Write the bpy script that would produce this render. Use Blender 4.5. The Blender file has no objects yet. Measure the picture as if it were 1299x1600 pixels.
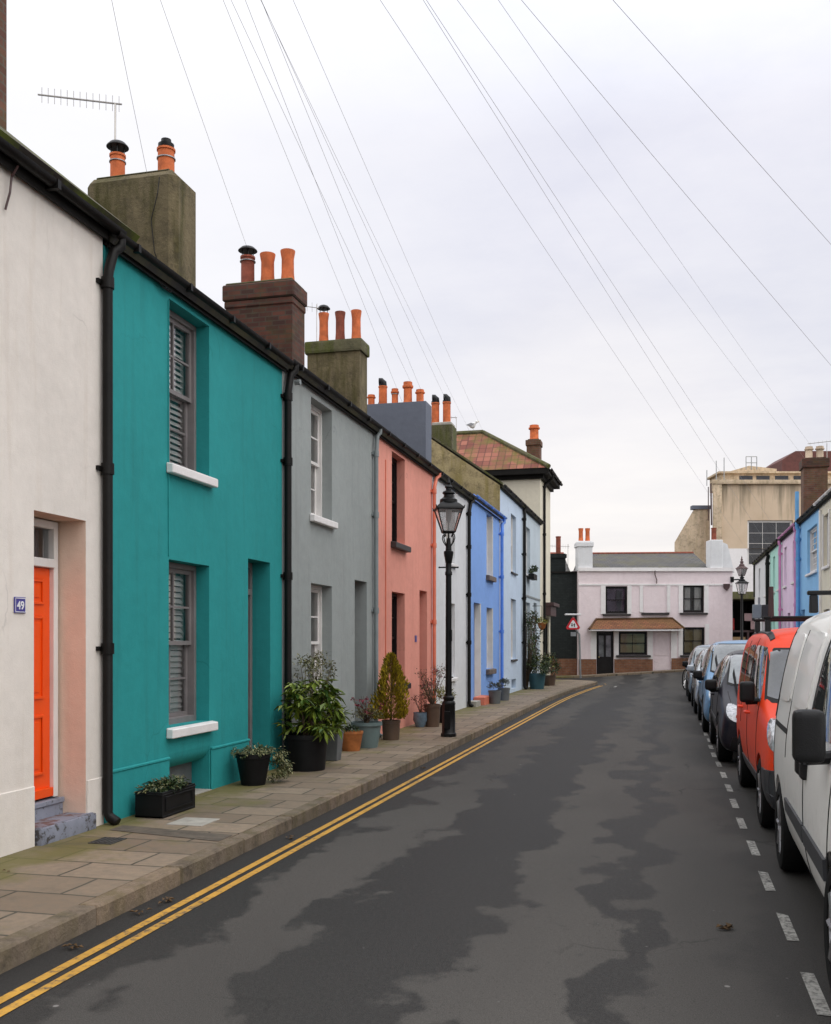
import bpy, bmesh, math, random
from mathutils import Vector as V, Matrix, noise
from mathutils.bvhtree import BVHTree
R = math.radians
scene = bpy.context.scene
COL = scene.collection
WM = {}
TH = R(14.25); SN, CS = math.sin(TH), math.cos(TH)
EYE = 1.6

# ------------------------------------------------------------------ materials
def nd(nt, t, ins=None, **kw):
    n = nt.nodes.new(t)
    for k, v in kw.items(): setattr(n, k, v)
    for k, v in (ins or {}).items():
        if hasattr(v, 'links') or isinstance(v, bpy.types.NodeSocket): nt.links.new(v, n.inputs[k])
        else: n.inputs[k].default_value = v
    return n
def c4(c): return (c[0], c[1], c[2], 1)
def newmat(name):
    m = bpy.data.materials.new(name); m.use_nodes = True
    nt = m.node_tree; b = nt.nodes['Principled BSDF']
    return m, nt, b
def ramp(nt, fac, stops, interp='LINEAR'):
    r = nd(nt, 'ShaderNodeValToRGB', {'Fac': fac}); cr = r.color_ramp; cr.interpolation = interp
    while len(cr.elements) < len(stops): cr.elements.new(0.5)
    for e, (p, c) in zip(cr.elements, stops):
        e.position = p; e.color = c4(c) if not isinstance(c, (int, float)) else (c, c, c, 1)
    return r.outputs['Color']
def mix(nt, fac, a, b, mode='MIX'):
    n = nd(nt, 'ShaderNodeMix', data_type='RGBA', blend_type=mode)
    for k, v in ((0, fac), (6, a), (7, b)):
        if isinstance(v, bpy.types.NodeSocket): nt.links.new(v, n.inputs[k])
        else: n.inputs[k].default_value = v if k == 0 else c4(v)
    return n.outputs[2]
def coords(nt, scale=None):
    o = nd(nt, 'ShaderNodeTexCoord').outputs['Object']
    if scale: o = nd(nt, 'ShaderNodeMapping', {'Vector': o, 'Scale': scale}).outputs[0]
    return o
def noi(nt, vec, sc, det=4, rough=.55): return nd(nt, 'ShaderNodeTexNoise', {'Vector': vec, 'Scale': sc, 'Detail': det, 'Roughness': rough}).outputs['Fac']
def bump(nt, b, h, st, dist=.01): nt.links.new(nd(nt, 'ShaderNodeBump', {'Height': h, 'Strength': st, 'Distance': dist}).outputs[0], b.inputs['Normal'])
def setc(nt, b, c):
    if isinstance(c, bpy.types.NodeSocket): nt.links.new(c, b.inputs['Base Color'])
    else: b.inputs['Base Color'].default_value = c4(c)
def plain(name, col, rough=.5, metal=0, var=.15, vs=4, bst=0, bsc=60, coat=0, spec=.5):
    m, nt, b = newmat(name)
    co = coords(nt); f = noi(nt, co, vs, 5)
    d = tuple(x*(1-var) for x in col); l = tuple(min(1, x*(1+var)) for x in col)
    setc(nt, b, ramp(nt, f, [(.3, d), (.7, l)]))
    b.inputs['Roughness'].default_value = rough; b.inputs['Metallic'].default_value = metal
    b.inputs['Specular IOR Level'].default_value = spec
    if coat: b.inputs['Coat Weight'].default_value = coat; b.inputs['Coat Roughness'].default_value = .03
    if bst: bump(nt, b, noi(nt, co, bsc, 3), bst)
    return m
def render_paint(name, col, dirt=(.25, .22, .17), amt=.25, streak=.2, rough=.75):
    "painted roughcast: mottled, with rain streaks and patches"
    m, nt, b = newmat(name); co = coords(nt)
    f1 = noi(nt, co, .8, 6, .62); f2 = noi(nt, co, 7, 5, .65)
    base = ramp(nt, f1, [(.28, tuple(x*.82 for x in col)), (.72, tuple(min(.93, x*1.10) for x in col))])
    base = mix(nt, .5, base, ramp(nt, f2, [(.3, tuple(x*.88 for x in col)), (.7, tuple(min(.93, x*1.04) for x in col))]))
    st = noi(nt, coords(nt, (7, 7, .45)), 1, 5, .6)
    base = mix(nt, ramp(nt, st, [(.54, 0), (.8, streak)]), base, tuple(d*.5+c*.5*d*2 for d, c in zip(dirt, col)))
    pt = noi(nt, co, 2.6, 8, .7)
    base = mix(nt, ramp(nt, pt, [(.58, 0), (.78, amt)]), base, tuple(c*.45+d*.35 for c, d in zip(col, dirt)))
    # hairline cracks here and there
    wv = nd(nt, 'ShaderNodeVectorMath', {0: co, 1: nd(nt, 'ShaderNodeVectorMath', {0: nd(nt, 'ShaderNodeTexNoise', {'Vector': co, 'Scale': 3.0, 'Detail': 5.0}).outputs['Color'], 3: .35}, operation='SCALE').outputs[0]}, operation='ADD').outputs[0]
    ck = nd(nt, 'ShaderNodeTexVoronoi', {'Vector': wv, 'Scale': .75}, feature='DISTANCE_TO_EDGE').outputs['Distance']
    ckm = mix(nt, ramp(nt, noi(nt, co, .9, 2), [(.54, 0), (.60, .34)]), (0, 0, 0), ramp(nt, ck, [(.002, 1), (.006, 0)]))
    base = mix(nt, ckm, base, tuple(x*.45 for x in col))
    setc(nt, b, base); b.inputs['Roughness'].default_value = rough; b.inputs['Specular IOR Level'].default_value = .12
    hh = nd(nt, 'ShaderNodeMath', {0: noi(nt, co, 110, 3, .6), 1: nd(nt, 'ShaderNodeMath', {0: noi(nt, co, 5, 4, .55), 1: 4.0}, operation='MULTIPLY').outputs[0]}, operation='ADD').outputs[0]
    bump(nt, b, hh, .35, .006)
    return m
def brick_vec(nt):
    s = nd(nt, 'ShaderNodeSeparateXYZ', {0: coords(nt)})
    a = nd(nt, 'ShaderNodeMath', {0: s.outputs[0], 1: s.outputs[1]}, operation='ADD').outputs[0]
    return nd(nt, 'ShaderNodeCombineXYZ', {0: a, 1: s.outputs[2]}).outputs[0]
def brick(name, a, b_, mortar, moss=0, bw=.225, rh=.075, ms=.01):
    m, nt, b = newmat(name); v = brick_vec(nt)
    t = nd(nt, 'ShaderNodeTexBrick', {'Vector': v, 'Color1': c4(a), 'Color2': c4(b_), 'Mortar': c4(mortar), 'Scale': 1, 'Mortar Size': ms, 'Mortar Smooth': .2, 'Brick Width': bw, 'Row Height': rh})
    col = t.outputs['Color']; co = coords(nt)
    col = mix(nt, ramp(nt, noi(nt, co, 5, 6), [(.35, .55), (.7, 0)]), col, tuple(x*.3 for x in a))
    if moss: col = mix(nt, ramp(nt, noi(nt, co, 3.1, 7, .65), [(.5-moss*.15, 0), (.68, moss)]), col, (.07, .075, .015))
    setc(nt, b, col); b.inputs['Roughness'].default_value = .9
    bump(nt, b, t.outputs['Fac'], -.5, .01)
    return m
def mossy(name, col, moss, amt=.8, sc=2.2):
    m, nt, b = newmat(name); co = coords(nt)
    f = noi(nt, co, sc, 8, .65); f2 = noi(nt, coords(nt, (5, 5, .7)), 1.2, 5)
    c = ramp(nt, f, [(.3, tuple(x*.7 for x in col)), (.7, tuple(x*1.15 for x in col))])
    c = mix(nt, ramp(nt, f2, [(.45, 0), (.65, amt)]), c, moss)
    c = mix(nt, ramp(nt, noi(nt, co, 4.5, 9, .75), [(.5, 0), (.66, .75)]), c, tuple(x*.33 for x in col))
    c = mix(nt, ramp(nt, noi(nt, co, 7, 9, .75), [(.56, 0), (.7, .5)]), c, tuple(min(.8, x*1.5) for x in col))
    setc(nt, b, c); b.inputs['Roughness'].default_value = .95
    bump(nt, b, noi(nt, co, 14, 7, .75), .8, .03)
    return m
def kerbm(name, col, moss, amt=.5, sc=5):
    m = mossy(name, col, moss, amt, sc); nt = m.node_tree; b = nt.nodes['Principled BSDF']; src = b.inputs['Base Color'].links[0].from_socket
    r = nd(nt, 'ShaderNodeNewGeometry').outputs['Random Per Island']
    c = mix(nt, 1.0, src, ramp(nt, r, [(0, (.72, .74, .70)), (.5, (1, 1, 1)), (1, (1.15, 1.1, 1.02))]), 'MULTIPLY'); setc(nt, b, c); return m
def roof_tiles(name, a, b_, moss=(.1, .1, .02), amt=.5, w=.2, h=.16, wavy=False):
    m, nt, b = newmat(name)
    s = nd(nt, 'ShaderNodeSeparateXYZ', {0: nd(nt, 'ShaderNodeTexCoord').outputs['UV']})
    v = nd(nt, 'ShaderNodeCombineXYZ', {0: s.outputs[0], 1: s.outputs[1]}).outputs[0]
    t = nd(nt, 'ShaderNodeTexBrick', {'Vector': v, 'Color1': c4(a), 'Color2': c4(b_), 'Mortar': c4(tuple(x*.25 for x in a)), 'Scale': 1, 'Mortar Size': .012, 'Brick Width': w, 'Row Height': h})
    if wavy: t.offset = 0
    co = coords(nt); col = t.outputs['Color']
    col = mix(nt, ramp(nt, noi(nt, co, 1.4, 7, .65), [(.45, 0), (.62, amt)]), col, moss)
    setc(nt, b, col); b.inputs['Roughness'].default_value = .85
    fr = nd(nt, 'ShaderNodeMath', {0: nd(nt, 'ShaderNodeMath', {0: s.outputs[1], 1: h}, operation='DIVIDE').outputs[0]}, operation='FRACT').outputs[0]
    if wavy:
        wv = nd(nt, 'ShaderNodeMath', {0: nd(nt, 'ShaderNodeMath', {0: s.outputs[0], 1: 2*math.pi/w}, operation='MULTIPLY').outputs[0]}, operation='SINE').outputs[0]
        fr = nd(nt, 'ShaderNodeMath', {0: nd(nt, 'ShaderNodeMath', {0: wv, 1: .5}, operation='MULTIPLY').outputs[0], 1: nd(nt, 'ShaderNodeMath', {0: fr, 1: -.8}, operation='MULTIPLY').outputs[0]}, operation='ADD').outputs[0]
    else: fr = nd(nt, 'ShaderNodeMath', {0: fr, 1: -1}, operation='MULTIPLY').outputs[0]
    bump(nt, b, fr, .8, .03)
    return m
def glass(name, tint=(.9, .95, .95), refl=1.0, base=.04, frost=0):
    m, nt, b = newmat(name); nt.nodes.remove(b); out = nt.nodes['Material Output']
    tr = nd(nt, 'ShaderNodeBsdfTransparent', {'Color': c4(tint)}); gl = nd(nt, 'ShaderNodeBsdfGlossy', {'Color': (1, 1, 1, 1), 'Roughness': .02})
    lw = nd(nt, 'ShaderNodeFresnel', {'IOR': 1.5})
    f = nd(nt, 'ShaderNodeMath', {0: lw.outputs[0], 1: refl}, operation='MULTIPLY', use_clamp=True)
    f = nd(nt, 'ShaderNodeMath', {0: f.outputs[0], 1: base}, operation='ADD', use_clamp=True)
    co = coords(nt); bp = nd(nt, 'ShaderNodeBump', {'Height': noi(nt, co, 2.5, 1), 'Strength': .1, 'Distance': .02})
    nt.links.new(bp.outputs[0], gl.inputs['Normal'])
    if frost:
        ad = nd(nt, 'ShaderNodeMixShader', {0: .5, 1: nd(nt, 'ShaderNodeBsdfTranslucent', {'Color': (.9, .9, .9, 1)}).outputs[0], 2: nd(nt, 'ShaderNodeBsdfDiffuse', {'Color': (.85, .85, .85, 1)}).outputs[0]})
        tr = nd(nt, 'ShaderNodeMixShader', {0: frost, 1: tr.outputs[0], 2: ad.outputs[0]})
    ms = nd(nt, 'ShaderNodeMixShader', {0: f.outputs[0], 1: tr.outputs[0], 2: gl.outputs[0]})
    nt.links.new(ms.outputs[0], out.inputs[0]); return m
def leafmat(name, dark, light, rough=.5):
    m, nt, b = newmat(name)
    r = nd(nt, 'ShaderNodeNewGeometry').outputs['Random Per Island']
    setc(nt, b, ramp(nt, r, [(0, dark), (.6, tuple((x+y)/2 for x, y in zip(dark, light))), (1, light)]))
    b.inputs['Roughness'].default_value = rough; b.inputs['Specular IOR Level'].default_value = .4
    b.inputs['Subsurface Weight'].default_value = 0
    return m

def road_mat():
    m, nt, b = newmat('worn asphalt'); co = coords(nt); s = nd(nt, 'ShaderNodeSeparateXYZ', {0: co})
    n1 = noi(nt, coords(nt, (.8, .55, 1)), 1.0, 2, .5); n2 = noi(nt, coords(nt, (2.1, 1.5, 1)), 1.0, 5, .58)
    def M(op, a, b_): return nd(nt, 'ShaderNodeMath', {0: a, 1: b_}, operation=op).outputs[0]
    x = M('ADD', s.outputs[0], M('MULTIPLY', M('SUBTRACT', n1, .5), 1.0))
    x = M('ADD', x, M('MULTIPLY', M('SUBTRACT', n2, .5), 1.15))
    u = M('DIVIDE', M('ADD', x, 3.3), 6.3)                      # -3.3..3 -> 0..1
    P = lambda v: (v+3.3)/6.3
    st = []
    for v, k in ((-3.3, .08), (-2.56, .05), (-2.48, .95), (-1.93, .9), (-1.86, .05), (-1.02, .05), (-.95, .95), (-.47, .95), (-.41, .1), (-.14, .08), (-.07, .82), (.40, .72), (.56, .35), (1.0, .5), (2.0, .35)):
        st.append((max(0, min(1, P(v))), k))
    lt = ramp(nt, u, st)
    sm = M('MULTIPLY', noi(nt, coords(nt, (1.0, .35, 1)), .55, 3), 1)
    lt = mix(nt, ramp(nt, sm, [(.42, 0), (.62, .45)]), lt, (.25, .25, .25))
    gr = noi(nt, co, 150, 3, .75); gr2 = noi(nt, co, 42, 4, .7)
    dark = ramp(nt, gr, [(.35, (.014, .0135, .0132)), (.68, (.042, .040, .0385))])
    light = ramp(nt, gr, [(.3, (.054, .050, .046)), (.7, (.118, .110, .101))])
    c = mix(nt, lt, dark, light)
    c = mix(nt, ramp(nt, gr2, [(.44, 0), (.72, .5)]), c, (.058, .055, .051))
    c = mix(nt, ramp(nt, noi(nt, co, 75, 2, .6), [(.62, 0), (.72, .6)]), c, (.012, .011, .011))
    wv = nd(nt, 'ShaderNodeVectorMath', {0: co, 1: nd(nt, 'ShaderNodeVectorMath', {0: nd(nt, 'ShaderNodeTexNoise', {'Vector': co, 'Scale': 2.5, 'Detail': 6.0}).outputs['Color'], 3: .5}, operation='SCALE').outputs[0]}, operation='ADD').outputs[0]
    ck = nd(nt, 'ShaderNodeTexVoronoi', {'Vector': wv, 'Scale': .55}, feature='DISTANCE_TO_EDGE').outputs['Distance']
    ckm = mix(nt, ramp(nt, noi(nt, co, .7, 3), [(.54, 0), (.62, .45)]), (0, 0, 0), ramp(nt, ck, [(.003, 1), (.008, 0)]))
    c = mix(nt, ckm, c, (.010, .0095, .009))
    vo = nd(nt, 'ShaderNodeTexVoronoi', {'Vector': co, 'Scale': 3.2, 'Randomness': 1.0}).outputs['Distance']
    pick = noi(nt, co, 1.7, 2)
    sp = mix(nt, ramp(nt, pick, [(.55, 0), (.57, 1)]), (0, 0, 0), ramp(nt, vo, [(.035, 1), (.05, 0)]))
    c = mix(nt, sp, c, (.2, .19, .18))
    vo2 = nd(nt, 'ShaderNodeTexVoronoi', {'Vector': co, 'Scale': 11, 'Randomness': 1.0}).outputs['Distance']
    sp2 = mix(nt, ramp(nt, noi(nt, co, 2.3, 2), [(.56, 0), (.6, 1)]), (0, 0, 0), ramp(nt, vo2, [(.05, .8), (.08, 0)]))
    c = mix(nt, sp2, c, (.13, .125, .12))
    setc(nt, b, c); nt.links.new(ramp(nt, lt, [(0, .62), (1, .85)]), b.inputs['Roughness'])
    b.inputs['Specular IOR Level'].default_value = .12
    bump(nt, b, gr, .8, .004); return m
def slab_mat():
    m, nt, b = newmat('paving slabs'); co = coords(nt)
    cd = nd(nt, 'ShaderNodeVectorMath', {0: co, 1: nd(nt, 'ShaderNodeVectorMath', {0: nd(nt, 'ShaderNodeTexNoise', {'Vector': co, 'Scale': 3.0}).outputs['Color'], 3: .02}, operation='SCALE').outputs[0]}, operation='ADD').outputs[0]
    t = nd(nt, 'ShaderNodeTexBrick', {'Vector': cd, 'Color1': (.19, .136, .09, 1), 'Color2': (.31, .235, .165, 1), 'Mortar': (.025, .022, .012, 1), 'Scale': 1, 'Mortar Size': .012, 'Mortar Smooth': .3, 'Brick Width': .58, 'Row Height': .40, 'Bias': -.2})
    s = nd(nt, 'ShaderNodeSeparateXYZ', {0: co})
    c = mix(nt, ramp(nt, noi(nt, co, 16, 6, .65), [(.35, .5), (.7, 0)]), t.outputs['Color'], (.13, .112, .085))
    wl = ramp(nt, s.outputs[0], [(0, 1), (1, 1)])
    edge = nd(nt, 'ShaderNodeMapRange', {'Value': s.outputs[0], 'From Min': -3.5, 'From Max': -4.45, 'To Min': -.13, 'To Max': .17}).outputs[0]
    f = nd(nt, 'ShaderNodeMath', {0: noi(nt, co, 1.5, 7, .65), 1: edge}, operation='ADD').outputs[0]
    c = mix(nt, ramp(nt, f, [(.47, 0), (.66, .78)]), c, (.115, .105, .018))
    c = mix(nt, ramp(nt, noi(nt, co, 2.2, 6, .7), [(.55, 0), (.75, .55)]), c, (.07, .062, .045))
    setc(nt, b, c); b.inputs['Roughness'].default_value = .8
    h = mix(nt, .35, t.outputs['Fac'], noi(nt, co, 70, 4))
    bump(nt, b, t.outputs['Fac'], -.6, .012); return m
def worn_paint(name, col, under, lo=.45, hi=.52, sc=18):
    m, nt, b = newmat(name); co = coords(nt)
    f = nd(nt, 'ShaderNodeMath', {0: noi(nt, co, sc, 6, .7), 1: nd(nt, 'ShaderNodeMath', {0: noi(nt, co, 1.6, 3), 1: .35}, operation='MULTIPLY').outputs[0]}, operation='ADD').outputs[0]
    c = mix(nt, ramp(nt, f, [(lo, 0), (hi, 1)]), ramp(nt, noi(nt, co, 6, 5), [(.3, tuple(x*.72 for x in col)), (.7, col)]), under)
    setc(nt, b, c); b.inputs['Roughness'].default_value = .75; return m
def paint(name, col, metal=0, rough=.32, coat=.8, dirt=.5):
    m, nt, b = newmat(name); co = coords(nt)
    d = ramp(nt, noi(nt, co, 2.5, 7, .65), [(.35, tuple(x*.93 for x in col)), (.7, col)])
    sz = nd(nt, 'ShaderNodeSeparateXYZ', {0: co}).outputs[2]
    gr = nd(nt, 'ShaderNodeMath', {0: noi(nt, co, 14, 5, .7), 1: nd(nt, 'ShaderNodeMath', {0: sz, 1: -.55}, operation='MULTIPLY').outputs[0]}, operation='ADD').outputs[0]
    d = mix(nt, ramp(nt, gr, [(.12, 0), (.5, dirt)]), d, (.1, .085, .065))
    setc(nt, b, d); b.inputs['Metallic'].default_value = metal; b.inputs['Roughness'].default_value = rough
    b.inputs['Coat Weight'].default_value = coat; b.inputs['Coat Roughness'].default_value = .04; return m
def louvre_dark(): pass

M = {}
M['white49'] = render_paint('cream white render', (.775, .72, .665), (.35, .28, .2), .2, .28)
M['jamb49'] = render_paint('pinkish cream render', (.80, .62, .50), (.3, .25, .2), .3, .2)
M['turq'] = render_paint('turquoise render', (.030, .295, .298), (.05, .13, .13), .2, .3)
M['grey'] = render_paint('grey render', (.335, .365, .36), (.2, .2, .18), .2, .3)
M['pink'] = render_paint('salmon render', (.83, .355, .28), (.4, .2, .15), .2, .3)
M['white'] = render_paint('white render', (.76, .77, .79), (.3, .28, .25), .15, .15)
M['blue'] = render_paint('cornflower render', (.25, .43, .86), (.2, .25, .35), .14, .12)
M['pale'] = render_paint('pale blue render', (.60, .71, .85), (.3, .3, .3), .16, .16)
M['pale2'] = render_paint('pale grey blue render', (.56, .64, .70), (.3, .3, .3), .2, .2)
M['cream'] = render_paint('cream render', (.78, .72, .58), (.4, .35, .25), .2, .2)
M['pub'] = render_paint('pale pink render', (.90, .765, .785), (.4, .3, .3), .14, .14)
M['pubtrim'] = render_paint('off white trim', (.90, .86, .855), (.4, .35, .3), .12, .12)
M['mint'] = render_paint('mint render', (.52, .86, .77), (.3, .35, .3), .14, .12)
M['lilac'] = render_paint('lilac render', (.90, .68, .87), (.3, .25, .3), .14, .12)
M['lilac_dark'] = plain('magenta paint', (.60, .26, .48), .5)
M['sky_blue'] = render_paint('mid blue render', (.30, .57, .88), (.15, .2, .3), .14, .12)
M['black'] = brick('black painted brick', (.012, .018, .018), (.02, .027, .026), (.008, .012, .012))
M['redbrick'] = brick('orange brown brick', (.30, .12, .055), (.22, .085, .045), (.2, .16, .12))
M['darkbrick'] = brick('sooty brick', (.15, .05, .032), (.05, .022, .017), (.075, .06, .045), .3)
M['brick2'] = brick('weathered red brick', (.20, .085, .055), (.13, .05, .035), (.14, .11, .085), .4)
M['mossrender'] = mossy('mossy render', (.165, .132, .072), (.062, .055, .012), .9, 3.0)
M['mosscap'] = mossy('mossy cap', (.12, .11, .06), (.075, .085, .012), .9, 4)
M['mustard'] = mossy('algae stained render', (.42, .335, .18), (.24, .19, .055), .7, 1.5)
M['slategrey'] = render_paint('blue grey render', (.15, .165, .205), (.1, .1, .1), .15, .12)
M['tan'] = mossy('stained tan render', (.66, .52, .37), (.46, .36, .23), .7, .7)
M['tanstreak'] = None
M['terracotta'] = plain('terracotta', (.56, .135, .04), .8, var=.3, vs=7, bst=.2)
M['terra_dark'] = plain('sooty terracotta', (.23, .06, .035), .85, var=.4, vs=7, bst=.2)
M['pot_cream'] = plain('buff clay', (.55, .43, .32), .8, var=.25)
M['iron'] = plain('black iron', (.006, .006, .0065), .42, var=.4, bst=.15, bsc=40, spec=.25)
M['gutter'] = plain('black gutter paint', (.006, .005, .0045), .5, var=.5, bst=.2, bsc=30, spec=.22)
M['greypipe'] = plain('grey pipe paint', (.22, .25, .255), .5)
M['pinkpipe'] = plain('salmon pipe paint', (.70, .20, .12), .5)
M['bluepipe'] = plain('blue pipe paint', (.10, .25, .72), .4)
M['fascia'] = plain('dark fascia timber', (.008, .007, .006), .7, var=.4, spec=.2)
M['white_wood'] = plain('white gloss timber', (.76, .74, .72), .4, var=.07, bst=.1, bsc=25)
M['grey_wood'] = plain('grey brown timber', (.20, .18, .18), .5, var=.15)
M['dark_wood'] = plain('near black timber', (.011, .009, .009), .4, var=.3, spec=.3)
M['sill_white'] = plain('white sill paint', (.80, .78, .77), .5, var=.07, bst=.25, bsc=30)
M['sill_dark'] = plain('dark sill paint', (.035, .03, .03), .5, var=.3)
M['sill_stone'] = plain('brown stone sill', (.16, .12, .1), .7, var=.3)
M['orange'] = plain('orange door paint', (.88, .085, .004), .35, var=.05, bst=.06, bsc=20)
M['step'] = worn_paint('worn blue step paint', (.27, .29, .36), (.06, .055, .055), .72, .80, 17)
M['steptop'] = worn_paint('worn blue tread paint', (.25, .27, .33), (.13, .07, .06), .70, .80, 6)
M['brass'] = plain('brass', (.5, .38, .15), .3, 1)
M['chrome'] = plain('chrome', (.7, .7, .7), .15, 1, var=.05)
M['alu'] = plain('aerial aluminium', (.42, .40, .38), .4, .7)
M['glass'] = glass('window glass', (.98, .99, .99), refl=1.6, base=.0)
M['glass_lamp'] = glass('lantern glass', (.96, .97, .97), 1.2, .1, frost=.28)
M['shutter'] = plain('white louvre paint', (.88, .87, .85), .45, var=.04)
M['curtain'] = plain('white curtain', (.72, .70, .66), .9, var=.1, vs=9)
M['curtain_tan'] = plain('buff blind', (.42, .33, .16), .9, var=.15)
M['curtain_dark'] = plain('dark blind', (.05, .055, .07), .8, var=.3)
M['plaque'] = plain('blue enamel', (.06, .05, .26), .3, var=.05)
M['enamel_white'] = plain('white enamel', (.8, .8, .82), .3, var=.03)
M['sign_red'] = plain('sign red', (.62, .02, .03), .35, var=.05)
M['sign_black'] = plain('sign black', (.012, .012, .012), .4, var=.05)
M['galv'] = plain('galvanised steel', (.30, .31, .32), .45, .6, var=.15)
M['cabinet'] = plain('grey cabinet', (.22, .26, .29), .5, var=.1)
M['slate'] = roof_tiles('slate roof', (.075, .072, .075), (.11, .105, .10), (.12, .11, .03), .35, .25, .2)
M['mosstile'] = roof_tiles('mossy clay tile', (.10, .075, .055), (.06, .05, .04), (.11, .14, .012), .8, .17, .12)
M['pantile'] = roof_tiles('clay pantile', (.33, .12, .08), (.17, .05, .035), (.13, .115, .02), .85, .26, .30, True)
M['browntile'] = roof_tiles('brown plain tile', (.30, .125, .06), (.19, .075, .04), (.15, .10, .03), .4, .17, .1)
M['road'] = road_mat()
M['slab'] = slab_mat()
M['kerb'] = kerbm('kerb granite', (.225, .172, .125), (.11, .09, .028), .5, 5)
M['ground'] = plain('packed earth', (.09, .085, .07), .95, var=.3, vs=.6)
M['yellow'] = worn_paint('worn yellow line', (.56, .30, .04), (.06, .055, .045), .68, .86, 19)
M['whiteline'] = worn_paint('worn white line', (.36, .35, .32), (.055, .052, .049), .62, .80, 30)
M['darkstrip'] = plain('dark paving strip', (.10, .082, .062), .85, var=.3, vs=12)
M['concrete'] = plain('pale slab', (.36, .34, .30), .85, var=.2, vs=8)
M['castiron'] = plain('cast iron cover', (.04, .038, .036), .6, var=.4, vs=20)
M['rubber'] = plain('tyre rubber', (.006, .006, .006), .85, var=.3, bst=.2, spec=.2)
M['rim'] = plain('wheel steel', (.28, .28, .29), .4, .7, var=.15)
M['blackplastic'] = plain('black plastic', (.009, .009, .0095), .5, var=.2, bst=.2, bsc=150, spec=.25)
M['greyplastic'] = plain('grey plastic', (.035, .036, .04), .6, var=.15, bst=.2, bsc=150)
M['seam'] = plain('panel gap', (.008, .008, .008), .8)
def carglass(n, c):
    m = plain(n, c, .03, var=.6, vs=3.0); m.node_tree.nodes['Principled BSDF'].inputs['Coat Weight'].default_value = 1; return m  # mottled base colour paints in the reflection of buildings
M['carglass'] = carglass('car glass', (.028, .03, .032)); M['windscreen'] = carglass('windscreen', (.13, .145, .148))  # pale windscreen base stands in for reflected sky and cabin
M['screen_dark'] = carglass('dark windscreen', (.045, .049, .053))
M['lens'] = plain('headlight lens', (.40, .41, .43), .06, .25, var=.55, vs=22, coat=1)
M['amber'] = plain('amber lens', (.7, .18, .02), .15)
M['p_white'] = paint('white car paint', (.86, .85, .82), rough=.4, coat=.4, dirt=.3); M['p_orange'] = paint('orange red car paint', (.82, .048, .004), rough=.5, coat=.12)
M['p_orange'].node_tree.nodes['Principled BSDF'].inputs['Specular IOR Level'].default_value = .3
M['p_navy'] = paint('dark navy car paint', (.010, .0095, .018), 0, .35, .10, .12)
M['p_navy'].node_tree.nodes['Principled BSDF'].inputs['Specular IOR Level'].default_value = .15; M['p_blue'] = paint('light blue car paint', (.10, .26, .46), .15, coat=.4)
M['p_silver'] = paint('silver car paint', (.42, .45, .48), .4); M['p_steel'] = paint('steel blue car paint', (.16, .22, .28), .3)
M['numplate'] = plain('white number plate', (.72, .72, .7), .4, var=.05)
M['blackpot'] = plain('black tub', (.006, .006, .0065), .55, var=.4, spec=.22); M['browncer'] = plain('brown glazed pot', (.10, .065, .045), .4, var=.25)
M['greypot'] = plain('grey planter', (.12, .13, .135), .7, var=.2, bst=.2); M['greenpot'] = plain('blue green pot', (.13, .185, .185), .5, var=.15)
M['ochre'] = plain('ochre terracotta', (.36, .12, .03), .7, var=.35, vs=9); M['blueglaze'] = plain('blue grey glaze', (.13, .19, .25), .25, var=.3, vs=9)
M['tealtub'] = plain('teal tub', (.03, .09, .11), .4, var=.2)
M['soil'] = plain('potting soil', (.03, .022, .016), .95, var=.4, vs=30, bst=.6)
M['stem'] = plain('brown stem', (.09, .06, .035), .8, var=.3)
M['l_broad'] = leafmat('broad evergreen leaf', (.03, .075, .010), (.24, .30, .035), .4)
M['l_var'] = leafmat('variegated leaf', (.05, .07, .02), (.34, .32, .16))
M['l_dark'] = leafmat('dark leaf', (.015, .035, .012), (.06, .09, .025))
M['l_gold'] = leafmat('golden conifer spray', (.10, .085, .006), (.55, .40, .015), .8)
M['l_rust'] = leafmat('bronzed conifer spray', (.10, .045, .012), (.26, .15, .03), .7)
M['l_red'] = leafmat('reddish leaf', (.05, .018, .012), (.20, .06, .03)); M['l_olive'] = leafmat('olive leaf', (.07, .08, .03), (.24, .22, .10))
M['fl_red'] = leafmat('dark red petal', (.16, .012, .03), (.32, .03, .06)); M['fl_pink'] = leafmat('faded pink petal', (.34, .10, .16), (.55, .25, .3))
M['l_lime'] = leafmat('yellow green leaf', (.12, .14, .02), (.38, .36, .06)); M['l_grey'] = leafmat('grey green leaf', (.06, .075, .06), (.16, .18, .15))
M['leaf_dead'] = plain('dead leaf', (.10, .055, .02), .8, var=.4, vs=30)
M['feather'] = plain('white feather', (.75, .75, .74), .8, var=.05); M['wing'] = plain('grey feather', (.3, .31, .33), .8, var=.1); M['beak'] = plain('yellow beak', (.6, .4, .05), .5)
M['wire'] = plain('grey cable', (.36, .36, .37), .6); M['pole'] = plain('creosoted pole', (.07, .05, .035), .9, var=.3)
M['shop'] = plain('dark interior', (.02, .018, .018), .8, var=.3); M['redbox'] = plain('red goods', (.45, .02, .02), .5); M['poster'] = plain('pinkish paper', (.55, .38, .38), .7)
M['timber'] = plain('pale timber', (.42, .27, .13), .7, var=.2); M['oxide'] = plain('oxide red cladding', (.11, .035, .03), .7, var=.25)
M['teal_gloss'] = M['turq']; M['brown_paint'] = plain('brown maroon paint', (.07, .035, .035), .5)
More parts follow.
